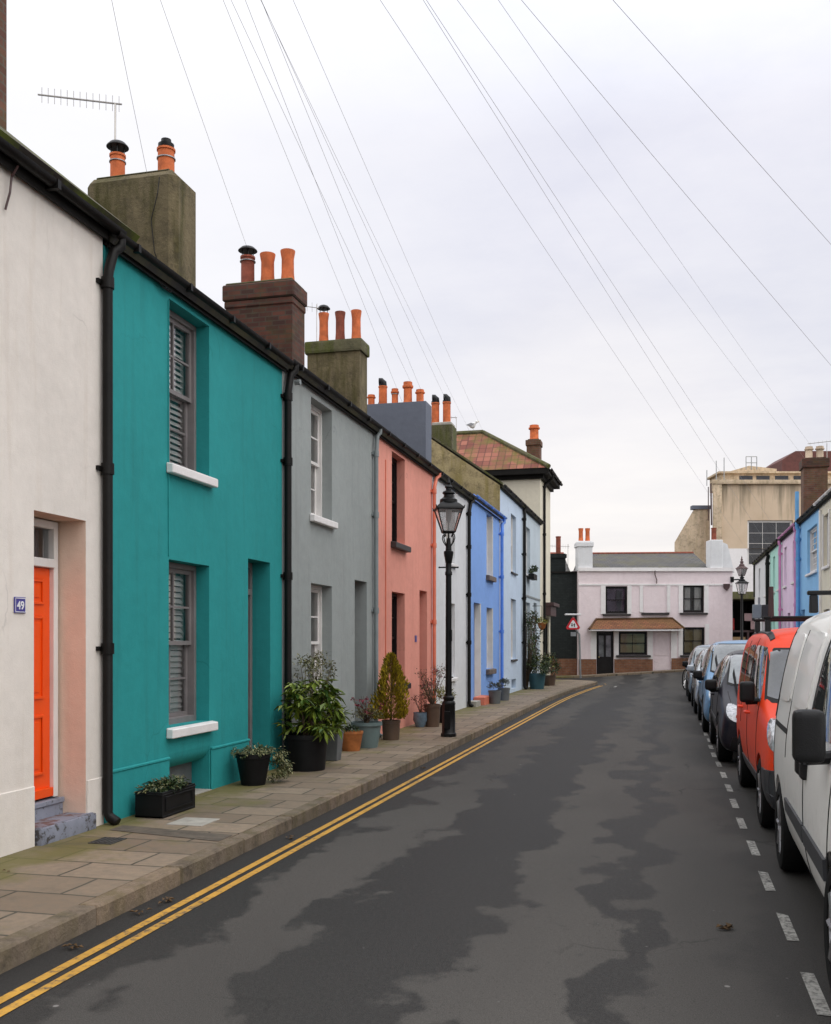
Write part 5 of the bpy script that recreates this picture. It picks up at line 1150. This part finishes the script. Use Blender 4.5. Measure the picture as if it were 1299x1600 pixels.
# ------------------------------------------------------------------ vehicles (all face the camera, parked along the right kerb)
def car_body(xc, yf, S, sub=2):
    "S rows: y, zbottom, zbelt, ztop, wbottom, wmax, wbelt, wtop"
    b = B(); rings = []
    for (y, zb, zl, zt, wb, wm, wl, wt) in S:
        h = zt-zl; half = [(0, zb), (wb*.8, zb), (wb, zb+.05), (wm, zb+(zl-zb)*.42), (wl+.012, zl-(zl-zb)*.14), (wl, zl), (wl+(wt-wl)*.55+.015, zl+h*.55), (wt+.01, zt-.085 if h > .2 else zl+h*.7), (wt-.09, zt-.012), (wt*.4, zt+.012)]
        pts = half + [(0, zt+.018)] + [(-x, z) for x, z in half[:0:-1]]
        rings.append([b.bm.verts.new((xc+x, yf+y, z)) for x, z in pts])
    n = len(rings[0])
    for a, c in zip(rings, rings[1:]):
        for k in range(n): b.bm.faces.new((a[k], a[(k+1) % n], c[(k+1) % n], c[k]))
    for r in (rings[0], rings[-1]):
        h = n//2
        for k in range(h): 
            q = [r[k], r[k+1], r[(n-k-1) % n], r[(n-k) % n]]
            q = list(dict.fromkeys(q)); 
            if len(q) > 2: b.bm.faces.new(q)
    bmesh.ops.recalc_face_normals(b.bm, faces=b.bm.faces)
    me = bpy.data.meshes.new('tmp'); b.bm.to_mesh(me); b.bm.free()
    o = bpy.data.objects.new('tmp', me); COL.objects.link(o); m = o.modifiers.new('s', 'SUBSURF'); m.levels = sub; m.render_levels = sub
    dg = bpy.context.evaluated_depsgraph_get(); me2 = bpy.data.meshes.new_from_object(o.evaluated_get(dg)); bpy.data.objects.remove(o); return me2
def cut(me, cyls):
    o = bpy.data.objects.new('tmp', me); COL.objects.link(o); cs = []
    b = B()
    for c, r, x0, x1 in cyls: b.lathe([(r, x0), (r, x1)], (0, c[1], c[2]), 40, axis='x')
    bmesh.ops.recalc_face_normals(b.bm, faces=b.bm.faces); mc = bpy.data.meshes.new('c'); b.bm.to_mesh(mc); b.bm.free()
    oc = bpy.data.objects.new('tmpc', mc); COL.objects.link(oc)
    m = o.modifiers.new('b', 'BOOLEAN'); m.operation = 'DIFFERENCE'; m.object = oc; m.solver = 'EXACT'
    dg = bpy.context.evaluated_depsgraph_get(); me2 = bpy.data.meshes.new_from_object(o.evaluated_get(dg)); bpy.data.objects.remove(o); bpy.data.objects.remove(oc); return me2
class Car:
    def __init__(s, name, label, xc, yf, S, pm, wheels, wr, W, cat='car', tilt=0, arch=1.13):
        s.xc, s.yf, s.W = xc, yf, W
        s.t = thing(name, label, cat, (xc, yf+1.9, 0), group='vehicles parked along the right kerb')
        me = car_body(xc, yf, S); bm = bmesh.new(); bm.from_mesh(me); s.bvh = BVHTree.FromBMesh(bm); bm.free()
        cy = []
        for wy in wheels:
            for sd in (-1, 1):
                x0, x1 = (xc-W-.3, xc-W+.26) if sd < 0 else (xc+W-.26, xc+W+.3); cy.append(((0, yf+wy, wr), wr*arch, x0, x1))
        me = cut(me, cy); me.name = 'body'; s.body = link('body', me, pm, s.t, smooth=True)
        for wy in wheels:
            for sd in (-1, 1): s.wheel(yf+wy, sd, wr)
    def wheel(s, y, sd, r, w=.19):
        x = s.xc + sd*(s.W-.012); xi = x - sd*w; b = B()
        b.lathe([(r*.66, xi), (r*.93, xi), (r, xi+sd*.03), (r, x-sd*.03), (r*.95, x-sd*.008), (r*.80, x+sd*.004), (r*.67, x-sd*.004), (r*.64, x-sd*.03), (r*.62, xi)], (0, y, r), 32, axis='x')
        t = b.done('wheel', 'rubber', s.t, smooth=True); b = B(); xf = x-sd*.03
        b.lathe([(r*.66, xf-sd*.05), (r*.66, xf+sd*.018), (r*.6, xf+sd*.018), (r*.57, xf-sd*.02), (r*.2, xf-sd*.005), (r*.18, xf+sd*.012), (.001, xf+sd*.016)], (0, y, r), 28, axis='x')
        for k in range(7):
            a = k*2*math.pi/7; c0, s0 = math.cos(a), math.sin(a)
            b.tube([(xf+sd*.012, y+c0*r*.15, r+s0*r*.15), (xf+sd*.012, y+c0*r*.6, r+s0*r*.6)], .02, 6)
        b.done('rim', 'rim', t, smooth=True)
    def patch(s, name, poly, mat, par=None, view='side', off=.004, sd=-1, res=.07, both=False, smooth=True, thick=0, rnds=()):
        "a panel following the body: outline in (y, z) for the sides, (x, z) for the front; laid just proud of the surface"
        out = []; poly = [tuple(q) for q in poly]
        for r_ in rnds:
            np_ = []
            for a, c in zip(poly, poly[1:]+poly[:1]): np_ += [(a[0]+(c[0]-a[0])*r_, a[1]+(c[1]-a[1])*r_), (c[0]+(a[0]-c[0])*r_, c[1]+(a[1]-c[1])*r_)]
            poly = np_
        for sg in ((-1, 1) if both else (sd,)):
            bm = bmesh.new()
            if view == 'side': vs = [bm.verts.new((0, y, z)) for y, z in poly]
            elif view == 'front': vs = [bm.verts.new((x, 0, z)) for x, z in poly]
            else: vs = [bm.verts.new((x, y, 0)) for x, y in poly]
            f = bm.faces.new(vs); bmesh.ops.triangulate(bm, faces=[f])
            for it in range(6):
                lg = [e for e in bm.edges if e.calc_length() > res]
                if not lg: break
                bmesh.ops.triangulate(bm, faces=[f for f in bm.faces if len(f.verts) > 3]) if it == 0 else None
                lg = [e for e in bm.edges if e.calc_length() > res]
                bmesh.ops.subdivide_edges(bm, edges=lg, cuts=1); bmesh.ops.triangulate(bm, faces=[f for f in bm.faces if len(f.verts) > 3])
            bmesh.ops.triangulate(bm, faces=bm.faces[:])
            for v in bm.verts:
                if view == 'side': o, d = V((s.xc+sg*4, s.yf+v.co.y, v.co.z)), V((-sg, 0, 0))
                elif view == 'front': o, d = V((s.xc+v.co.x, s.yf-4, v.co.z)), V((0, 1, 0))
                elif view == 'rear': o, d = V((s.xc+v.co.x, s.yf+9, v.co.y)), V((0, -1, 0))
                else: o, d = V((s.xc+v.co.x, s.yf+v.co.y, 5)), V((0, 0, -1))
                h = s.bvh.ray_cast(o, d)
                if h[0] is None: h = s.bvh.find_nearest(V((s.xc+sg*s.W, s.yf+v.co.y, v.co.z)) if view == 'side' else V((s.xc+v.co.x, s.yf, v.co.z)))
                n = h[1]; n = n if n.dot(d) < 0 else -n; v.co = h[0] + n*off
            bmesh.ops.recalc_face_normals(bm, faces=bm.faces)
            f0 = bm.faces[0]; f0.normal_update()
            dv = {'side': V((-sg, 0, 0)), 'front': V((0, 1, 0)), 'rear': V((0, -1, 0)), 'top': V((0, 0, -1))}[view]
            if f0.normal.dot(dv) > 0: bmesh.ops.reverse_faces(bm, faces=bm.faces)
            # give the panel real thickness into the body
            ret = bmesh.ops.extrude_face_region(bm, geom=bm.faces[:]); nv = [e for e in ret['geom'] if isinstance(e, bmesh.types.BMVert)]
            bmesh.ops.translate(bm, verts=nv, vec=-dv*off*0 + dv*(-.0)); 
            orig = [f for f in bm.faces if all(v not in set(nv) for v in f.verts)]
            for v in bm.verts:
                if v not in nv: v.co += dv*(off+.006)
            bmesh.ops.recalc_face_normals(bm, faces=bm.faces)
            me = bpy.data.meshes.new(name); bm.to_mesh(me); bm.free(); out.append(link(name, me, mat, par or s.t, smooth=smooth))
        return out[0]
    def line(s, pts, w=.009, mat='seam', view='side', sd=-1, both=True, name='panel_seam'):
        "shut lines as thin dark strips sunk flush with the body"
        for sg in ((-1, 1) if both and view == 'side' else (sd,)):
            P = []
            for a, c in zip(pts, pts[1:]):
                n = max(2, int(math.dist(a, c)/.04))
                for i in range(n + (1 if c == pts[-1] else 0)):
                    y, z = a[0]+(c[0]-a[0])*i/n, a[1]+(c[1]-a[1])*i/n
                    if view == 'side': h = s.bvh.ray_cast(V((s.xc+sg*4, s.yf+y, z)), V((-sg, 0, 0)))
                    elif view == 'front': h = s.bvh.ray_cast(V((s.xc+y, s.yf-4, z)), V((0, 1, 0)))
                    else: h = s.bvh.ray_cast(V((s.xc+y, s.yf+z, 5)), V((0, 0, -1)))
                    if h[0] is not None: P.append(h[0])
            if len(P) > 1: b = B(); b.tube(P, w*.5, 5); b.done(name, mat, s.t)
    def mirror(s, y, z, out, w, h, mat, both=True, dark='blackplastic'):
        for sg in (-1, 1):
            hh = s.bvh.ray_cast(V((s.xc+sg*4, s.yf+y, z)), V((-sg, 0, 0))); x = hh[0].x if hh[0] else s.xc+sg*s.W
            b = B(); cx = x+sg*(out-w/2+.01); cy = s.yf+y
            b.box(WLD, cx-w/2, cx+w/2, cy-.07, cy+.05, z-h/2+.02, z+h/2+.02)
            bmesh.ops.bevel(b.bm, geom=b.bm.edges[:], offset=min(w, h)*.3, segments=4, affect='EDGES', profile=.6)
            m = b.done('wing_mirror', mat, s.t, smooth=True)
            b = B(); b.tube([(x-sg*.03, cy+.03, z-h*.30), (cx, cy+.0, z-h*.36), (cx, cy, z-h*.1)], [.035, .03, .03], 8); b.done('mirror_arm', dark, m, smooth=True)
            b = B(); b.box(WLD, cx-w*.40, cx+w*.40, cy+.045, cy+.054, z-h*.36+.02, z+h*.36+.02); b.done('mirror_glass', 'chrome', m)
    def handle(s, y, z, mat='blackplastic', both=True, L=.16):
        for sg in (-1, 1):
            h = s.bvh.ray_cast(V((s.xc+sg*4, s.yf+y, z)), V((-sg, 0, 0)))
            if h[0] is None: continue
            x = h[0].x; y0 = s.yf+y; b = B()
            b.tube([(x-sg*.005, y0-L/2, z), (x+sg*.035, y0-L/2+.02, z), (x+sg*.042, y0, z), (x+sg*.035, y0+L/2-.02, z), (x-sg*.005, y0+L/2, z)], .014, 8); b.done('door_handle', mat, s.t, smooth=True)
    def roof_bars(s, ys, z, w, feet=True):
        for y in ys:
            b = B(); b.box(WLD, s.xc-w-.03, s.xc+w+.03, s.yf+y-.025, s.yf+y+.025, z+.07, z+.10)
            for sg in (-1, 1): b.hexa([V((s.xc+sg*(w+dx), s.yf+y+dy, zz)) for dx in (-.035, .015) for dy0 in (-1, 1) for zz, dy in ((z-.05, dy0*.05), (z+.07, dy0*.025))])
            b.done('roof_bar', 'blackplastic', s.t, bevel=.006)
    def wiper(s, pts):
        P = [s.bvh.ray_cast(V((s.xc+x, s.yf-4, z)), V((0, 1, 0)))[0] for x, z in pts]
        P = [p+V((0, -.02, .01)) for p in P if p]; b = B(); b.tube(P, .009, 6); b.done('wiper', 'seam', s.t)

def van_stations(L, W, H, hood=1.02, nose=.42, cowl=1.0, ws=1.62, tp=.83):
    return [(-.02, .24, .64, .70, W*.80, W*.86, W*.82, W*.72), (.03, .19, .74, .82, W*.92, W*.98, W*.92, W*.81), (.20, .19, .84, hood-.06, W*.95, W*1.01, W*.95, W*.84), (.60, .19, .90, hood+.03, W*.92, W, W*.95, W*.86),
            (cowl, .19, .98, hood+.13, W*.93, W, W*.965, W*.87), ((cowl+ws)/2, .19, 1.04, (hood+.13+H-.06)/2+.02, W*.93, W, W*.97, W*.85), (ws, .19, 1.06, H-.05, W*.93, W, W*.97, W*tp), (ws+.35, .19, 1.07, H, W*.93, W, W*.97, W*tp),
            (L*.62, .19, 1.07, H+.01, W*.93, W, W*.97, W*(tp+.01)), (L-.35, .20, 1.07, H, W*.93, W, W*.97, W*(tp+.01)), (L-.06, .24, 1.06, H-.03, W*.92, W*.98, W*.95, W*tp), (L, .30, 1.04, H-.08, W*.86, W*.93, W*.91, W*(tp-.04))]
# white van, nearest
vx, vy = 1.555, 3.86
A = Car('parked_van', 'white panel van with black side strip and big black mirror, nearest at right', vx, vy, van_stations(4.25, .845, 1.83, 1.02, ws=1.75, tp=.765), 'p_white', (.84, 3.55), .315, .845, 'van')
A.patch('windscreen_seal', [(-.69, 1.17), (.69, 1.17), (.61, 1.725), (-.61, 1.725)], 'seam', view='front', off=.003, rnds=(.04,)); A.patch('windscreen', [(-.66, 1.20), (.66, 1.20), (.58, 1.70), (-.58, 1.70)], 'windscreen', view='front'); 
A.patch('front_window', [(.98, 1.12), (1.36, 1.44), (1.72, 1.70), (1.92, 1.70), (1.92, 1.12)], 'carglass', rnds=(.08, .25), both=True)
A.patch('window_rubber', [(1.92, 1.10), (1.92, 1.72), (1.975, 1.72), (1.975, 1.10)], 'seam', both=True, res=.05)
A.patch('side_strip', [(1.03, .50), (1.03, .60), (1.90, .60), (1.90, .50)], 'greyplastic', both=True, off=.016); A.patch('side_strip', [(1.95, .50), (1.95, .60), (2.95, .60), (2.95, .52)], 'greyplastic', both=True, off=.016)
A.line([(1.965, 1.76), (1.965, .27)]); A.line([(.98, 1.15), (.99, .30)]); A.line([(3.02, 1.68), (3.02, .85)]); A.line([(.99, .30), (3.0, .27)]); A.line([(3.95, 1.68), (3.95, .35)])
A.patch('panel_emboss', [(2.15, 1.20), (2.15, 1.66), (2.95, 1.66), (2.95, 1.20)], 'p_white', rnds=(.08, .25), both=True, off=.010); A.patch('panel_emboss', [(3.1, 1.20), (3.1, 1.66), (3.85, 1.66), (3.85, 1.20)], 'p_white', rnds=(.08, .25), both=True, off=.010)
A.patch('sliding_rail', [(3.0, 1.0), (3.0, 1.035), (3.95, 1.035), (3.95, 1.0)], 'seam', both=True, res=.05)
A.patch('window_rubber', [(4.02, 1.05), (4.02, 1.72), (4.09, 1.70), (4.09, 1.05)], 'seam', both=True, res=.05)
A.handle(1.86, .97, L=.17); A.handle(2.08, .97, L=.17)
for y in (1.86, 2.08): b = B(); b.box(WLD, vx-.845-.02, vx-.80, vy+y-.05, vy+y+.05, .86, .955); b.done('handle_recess', 'blackplastic', A.t, bevel=.012)
A.mirror(1.12, 1.14, .185, .145, .25, 'blackplastic'); A.roof_bars((1.95, 3.3), 1.85, .64)
A.patch('headlight', [(-.78, .70), (-.52, .68), (-.50, .82), (-.72, .92)], 'lens', view='front', rnds=(.25, .25)); A.patch('headlight', [(.78, .70), (.52, .68), (.50, .82), (.72, .92)], 'lens', view='front', rnds=(.25, .25))
A.patch('bumper', [(-.80, .27), (.80, .27), (.80, .52), (-.80, .52)], 'greyplastic', view='front', off=.012); A.patch('number_plate', [(-.26, .40), (.26, .40), (.26, .50), (-.26, .50)], 'numplate', view='front', off=.02)
A.patch('side_repeater', [(.62, .74), (.62, .78), (.70, .78), (.70, .74)], 'amber', both=True, off=.012, res=.03)
A.t.rotation_euler.z = -.019
# orange van like car with roof bars
ox, oy = 1.585, 8.42
Q = Car('parked_van', 'orange red tall car with black roof bars and grey bumper, second in the row', ox, oy, van_stations(3.95, .83, 1.74, .98, cowl=.85, ws=1.45), 'p_orange', (.72, 3.23), .30, .83, 'car')
Q.patch('windscreen_seal', [(-.76, 1.07), (.76, 1.07), (.68, 1.55), (-.68, 1.55)], 'seam', view='front', off=.002, rnds=(.04,)); Q.patch('windscreen', [(-.735, 1.10), (.735, 1.10), (.66, 1.53), (-.66, 1.53)], 'screen_dark', view='front', off=.006, rnds=(.05,))
Q.patch('front_window', [(.95, 1.06), (1.20, 1.34), (1.42, 1.56), (2.0, 1.58), (2.0, 1.06)], 'carglass', rnds=(.08, .25), both=True); Q.patch('rear_window', [(2.1, 1.06), (2.1, 1.58), (2.75, 1.57), (2.75, 1.06)], 'carglass', rnds=(.08, .25), both=True); Q.patch('quarter_window', [(2.86, 1.08), (2.86, 1.56), (3.45, 1.52), (3.5, 1.10)], 'carglass', rnds=(.08, .25), both=True)
Q.patch('roof_rail_trim', [(-.645, 1.50), (-.605, 1.50), (-.605, 3.6), (-.645, 3.6)], 'greyplastic', view='top', off=.012); Q.patch('roof_rail_trim', [(.645, 1.50), (.605, 1.50), (.605, 3.6), (.645, 3.6)], 'greyplastic', view='top', off=.012)
Q.patch('bumper', [(-.80, .24), (.80, .24), (.81, .56), (.4, .62), (-.4, .62), (-.81, .56)], 'greyplastic', view='front', off=.022); Q.patch('wing_cladding', [(.06, .22), (.06, .56), (.33, .56), (.36, .30), (.36, .22)], 'greyplastic', both=True, off=.014)
Q.patch('side_cladding', [(1.08, .20), (1.08, .42), (2.86, .42), (2.86, .20)], 'greyplastic', both=True, off=.014)
for sg in (-1, 1):
    Q.patch('headlight', [(sg*.80, .72), (sg*.66, .70), (sg*.60, .80), (sg*.64, .93), (sg*.76, .97)], 'lens', view='front', rnds=(.25, .25), off=.010)
Q.patch('grille', [(-.42, .64), (.42, .64), (.46, .72), (-.46, .72)], 'seam', view='front', off=.008); Q.patch('number_plate', [(-.26, .42), (.26, .42), (.26, .52), (-.26, .52)], 'numplate', view='front', off=.03)
Q.line([(.98, 1.1), (1.0, .45)]); Q.line([(2.05, 1.64), (2.05, .30)]); Q.line([(2.86, 1.62), (2.90, .75)]); Q.line([(-.70, .93), (-.62, 1.06)], view='front')
Q.line([(-.62, .25), (-.66, .82)], view='top'); Q.line([(.62, .25), (.66, .82)], view='top')
Q.handle(1.85, .92, 'p_orange'); Q.handle(2.75, .92, 'p_orange'); Q.mirror(1.12, 1.13, .16, .13, .19, 'blackplastic'); Q.roof_bars((1.75, 2.9), 1.755, .66); Q.wiper([(-.5, 1.16), (.1, 1.15)])
b = B(); b.tube([(ox-.62, oy+1.75, 1.84), (ox-.62, oy+1.75, 2.14)], [.028, .022], 8); b.done('ladder_stop', 'brown_paint', Q.t)
def mpv_stations(L, W, H, hood=.86, cowl=.95, ws=1.75):
    return [(-.02, .22, .54, .58, W*.80, W*.86, W*.80, W*.66), (.03, .18, .62, .68, W*.92, W*.98, W*.91, W*.76), (.20, .17, .72, hood-.09, W*.95, W*1.01, W*.94, W*.81), (.60, .17, .82, hood+.02, W*.91, W, W*.94, W*.83),
            (cowl, .17, .90, hood+.12, W*.92, W, W*.95, W*.84), ((cowl+ws)/2, .17, .94, (hood+.12+H-.04)/2+.025, W*.92, W, W*.95, W*.80), (ws, .17, .96, H-.035, W*.92, W, W*.95, W*.75), (ws+.45, .17, .98, H, W*.92, W, W*.95, W*.74),
            (L*.66, .17, 1.0, H-.01, W*.92, W, W*.95, W*.74), (L-.5, .19, 1.02, H-.06, W*.92, W*.99, W*.94, W*.73), (L-.10, .26, 1.02, H-.30, W*.88, W*.96, W*.92, W*.74), (L, .32, .95, 1.04, W*.80, W*.90, W*.86, W*.74)]
def hatch(name, label, xc, yf, L, W, H, pm, wr, hood, cat='car', screen='windscreen', cowl=.95, ws=1.75, wheels=None, mirror_m=None, headsize=1.0):
    c = Car(name, label, xc, yf, mpv_stations(L, W, H, hood, cowl, ws), pm, wheels or (.80, L-.80), wr, W, cat)
    k = H-.06; c.patch('windscreen_seal', [(-W*.83, hood+.15), (W*.83, hood+.15), (W*.73, k), (-W*.73, k)], 'seam', view='front', off=.002, rnds=(.04,)); c.patch('windscreen', [(-W*.80, hood+.17), (W*.80, hood+.17), (W*.70, k-.02), (-W*.70, k-.02)], screen, view='front', off=.006, rnds=(.05,))
    by = .97
    c.patch('front_window', [(cowl+.18, by), ((cowl+ws)/2+.12, (by+H)/2), (ws+.05, H-.10), (ws+.55, H-.085), (ws+.55, by)], 'carglass', rnds=(.08, .25), both=True); c.patch('rear_window', [(ws+.62, by), (ws+.62, H-.085), (L-1.05, H-.11), (L-.85, by+.08)], 'carglass', rnds=(.08, .25), both=True)
    c.patch('quarter_window', [(L-.78, by+.10), (L-.98, H-.13), (L-.72, H-.16), (L-.42, by+.12)], 'carglass', rnds=(.08, .25), both=True)
    for sg in (-1, 1):
        hl = c.patch('headlight', [(sg*W*.90, .62), (sg*W*.62, .55), (sg*W*.52, .62), (sg*W*.60, .70), (sg*W*.86, .80*headsize)], 'lens', view='front', rnds=(.25, .25), off=.010)
        q = c.bvh.ray_cast(V((xc+sg*W*.70, yf-4, .65)), V((0, 1, 0)))[0]; b = B(); b.lathe([(.055, -.02), (.05, .004), (.03, .01), (.001, .012)], (q.x, q.y-.0, q.z), 14, axis='y'); b.done('lamp_bulb', 'chrome', hl, smooth=True)
    c.patch('grille', [(-W*.5, .50), (W*.5, .50), (W*.48, .58), (-W*.48, .58)], 'seam', view='front', off=.008); c.patch('lower_grille', [(-W*.86, .22), (W*.86, .22), (W*.80, .42), (-W*.80, .42)], 'blackplastic', view='front', off=.010, rnds=(.12,))
    c.patch('number_plate', [(-.26, .40), (.26, .40), (.26, .49), (-.26, .49)], 'numplate', view='front', off=.02)
    c.line([(cowl+.15, .95), (cowl+.18, .35)]); c.line([(ws+.585, H-.07), (ws+.60, .30)]); c.line([(L-1.0, .95), (L-1.15, .6)]); c.line([(-W*.80, .25), (-W*.82, cowl-.1)], view='top'); c.line([(W*.80, .25), (W*.82, cowl-.1)], view='top')
    c.patch('side_strip', [(cowl+.2, .50), (cowl+.2, .55), (L-1.2, .57), (L-1.2, .52)], 'greyplastic', both=True, off=.010, res=.1)
    c.handle(ws+.42, .84, pm); c.handle(L-1.15, .86, pm); c.mirror(cowl+.30, .99, .19, .16, .15, mirror_m or 'blackplastic'); c.wiper([(-.5, hood+.20), (.15, hood+.18)]); return c
hatch('parked_car', 'dark navy car with pale roof edge and clear headlight, behind the orange one', 1.49, 13.25, 4.0, .86, 1.50, 'p_navy', .315, .86, headsize=1.05)
hatch('parked_car', 'light blue tall family car parked behind the dark navy car', 1.48, 17.75, 4.3, .90, 1.64, 'p_blue', .325, .90)
hatch('parked_car', 'silver car parked behind the light blue car', 1.42, 22.5, 4.1, .87, 1.48, 'p_silver', .31, .84, mirror_m='p_silver')
hatch('parked_car', 'steel blue car farthest along the right kerb', 1.39, 27.3, 4.2, .88, 1.54, 'p_steel', .315, .86)
hatch('parked_car', 'pale silver car almost hidden at the end of the row', 1.50, 32.0, 4.0, .85, 1.44, 'p_silver', .31, .84) if 0 else None
# bicycle standing beyond the last car
bx, by = .72, 35.2
K = thing('bicycle', 'dark bicycle leaning at the end of the parked cars', 'bicycle', (bx, by, 0)); z0 = gz(bx, by)
KF = Fr((bx, by, z0), V((.30, .95, 0)).normalized(), V((.95, -.30, 0)).normalized())
for u in (-.52, .52):
    b = B(); b.tube([KF.p(u+.33*math.cos(a), 0, .345+.33*math.sin(a)) for a in [k*math.pi/16 for k in range(32)]], .018, 6, closed=True); w = b.done('wheel', 'rubber', K, smooth=True)
    b = B()
    for k in range(8): a = k*math.pi/8; b.tube([KF.p(u+.32*math.cos(a), 0, .345+.32*math.sin(a)), KF.p(u-.32*math.cos(a), 0, .345-.32*math.sin(a))], .003, 4)
    b.done('spoke', 'chrome', w)
b = B(); q = KF.p
for pts in ([(-.52, .345), (-.05, .30), (-.17, .82)], [(-.05, .30), (.36, .80), (-.15, .74)], [(-.52, .345), (-.15, .74)], [(.52, .345), (.40, .62), (.34, .95)]): b.tube([q(u, 0, z) for u, z in pts], .018, 6)
b.done('frame', 'p_navy', K, smooth=True)
b = B(); b.tube([q(.36, -.27, .98), q(.34, -.1, 1.0), q(.34, .1, 1.0), q(.36, .27, .98)], .014, 6); b.done('handlebar', 'blackplastic', K, smooth=True)
b = B(); b.hexa([q(u, n, z) for u, w in ((-.33, .08), (-.05, .02)) for n in (-w, w) for z in (.84, .89)]); b.done('saddle', 'blackplastic', K, bevel=.015)
b = B(); b.tube([q(-.05, -.09, .30), q(-.05, .09, .30)], .02, 6); b.tube([q(-.05, .05, .30), q(.08, .05, .22), q(.08, .12, .22)], .010, 5); b.tube([q(-.05, -.05, .30), q(-.18, -.05, .38), q(-.18, -.12, .38)], .010, 5); b.done('pedal_crank', 'chrome', K)

# ------------------------------------------------------------------ camera, light, sky
cam = bpy.data.cameras.new('camera'); co = bpy.data.objects.new('camera', cam); COL.objects.link(co)
co.location = (0, 0, EYE); co.rotation_euler = (R(90), 0, TH)
cam.sensor_fit = 'HORIZONTAL'; cam.sensor_width = 36; cam.lens = 1555/1299*36; cam.shift_y = 204/1299; cam.clip_end = 3000; cam.clip_start = .05
scene.camera = co
sun = bpy.data.lights.new('sun', 'SUN'); sun.energy = .5; sun.angle = R(30); sun.color = (1, .965, .91); so = bpy.data.objects.new('sun', sun); COL.objects.link(so)
SE, SA = R(62), R(25)      # elevation, and azimuth measured from +X towards -Y
sv = V((math.cos(SE)*math.cos(SA), -math.cos(SE)*math.sin(SA), math.sin(SE))); so.rotation_euler = sv.to_track_quat('Z', 'Y').to_euler(); so.location = (10, -5, 20)
w = bpy.data.worlds.new('World'); scene.world = w; w.use_nodes = True; nt = w.node_tree; bg = nt.nodes['Background']
sky = nd(nt, 'ShaderNodeTexSky', sky_type='NISHITA'); sky.sun_disc = False; sky.sun_elevation = SE; sky.sun_rotation = math.atan2(sv.x, sv.y); sky.air_density = 1; sky.dust_density = 3
tc = nd(nt, 'ShaderNodeTexCoord').outputs['Generated']; sp = nd(nt, 'ShaderNodeSeparateXYZ', {0: tc})
# overcast layer: cloud sheet seen on a plane above, brighter overhead
zc = nd(nt, 'ShaderNodeMath', {0: sp.outputs[2], 1: .04}, operation='ADD'); zc = nd(nt, 'ShaderNodeMath', {0: zc.outputs[0], 1: .06}, operation='MAXIMUM').outputs[0]
px = nd(nt, 'ShaderNodeMath', {0: sp.outputs[0], 1: zc}, operation='DIVIDE').outputs[0]; py = nd(nt, 'ShaderNodeMath', {0: sp.outputs[1], 1: zc}, operation='DIVIDE').outputs[0]
cv = nd(nt, 'ShaderNodeCombineXYZ', {0: px, 1: py, 2: 0}).outputs[0]
n1 = noi(nt, cv, .8, 8, .62); n2 = noi(nt, nd(nt, 'ShaderNodeMapping', {'Vector': cv, 'Scale': (.25, .5, 1)}).outputs[0], .6, 4)
zen = ramp(nt, sp.outputs[2], [(0, (7.9, 7.3, 6.9)), (.07, (8.3, 7.95, 7.75)), (.2, (7.7, 7.7, 8.3)), (.45, (8.2, 8.2, 9.0)), (.62, (12.5, 12.7, 13.2)), (1, (18.5, 18.7, 19.4))])
cl = mix(nt, ramp(nt, n1, [(.38, 0), (.68, 1)]), (.87, .88, .92), (1.05, 1.04, 1.02))
cl = mix(nt, 1.0, zen, cl, 'MULTIPLY')
cl = mix(nt, ramp(nt, n2, [(.45, 0), (.7, .35)]), cl, (9.6, 9.5, 9.3))
dv = nd(nt, 'ShaderNodeVectorMath', {0: tc, 1: (-.62, .66, .40)}, operation='DOT_PRODUCT').outputs['Value']
cl = mix(nt, ramp(nt, dv, [(.82, 0), (1.0, .7)]), cl, (10.6, 10.5, 10.4))
dv2 = nd(nt, 'ShaderNodeVectorMath', {0: tc, 1: (-.07, .985, .14)}, operation='DOT_PRODUCT').outputs['Value']
cl = mix(nt, ramp(nt, dv2, [(.975, 0), (1.0, .6)]), cl, (10.6, 10.1, 9.6))
dv3 = nd(nt, 'ShaderNodeVectorMath', {0: tc, 1: (.86, -.22, .45)}, operation='DOT_PRODUCT').outputs['Value']
cl = mix(nt, ramp(nt, dv3, [(.72, 0), (1.0, 1)]), cl, (24, 23.6, 23))
dv4 = nd(nt, 'ShaderNodeVectorMath', {0: tc, 1: (-.80, -.25, .55)}, operation='DOT_PRODUCT').outputs['Value']
cl = mix(nt, ramp(nt, dv4, [(.74, 0), (1.0, 1)]), cl, (19, 18.8, 18.4))
fin = mix(nt, .94, (0, 0, 0), cl); fin_n = fin.node; nt.links.new(sky.outputs[0], fin_n.inputs[6])
nt.links.new(fin, bg.inputs['Color']); bg.inputs['Strength'].default_value = .095
vs = scene.view_settings; vs.view_transform = 'Standard'; vs.look = 'None'; vs.gamma = 1; vs.exposure = .22; vs.use_curve_mapping = False
cy = scene.cycles; cy.use_denoising = True; cy.max_bounces = 6; cy.diffuse_bounces = 3; cy.glossy_bounces = 3; cy.transmission_bounces = 4; cy.transparent_max_bounces = 8; cy.caustics_reflective = False; cy.caustics_refractive = False; cy.sample_clamp_indirect = 4
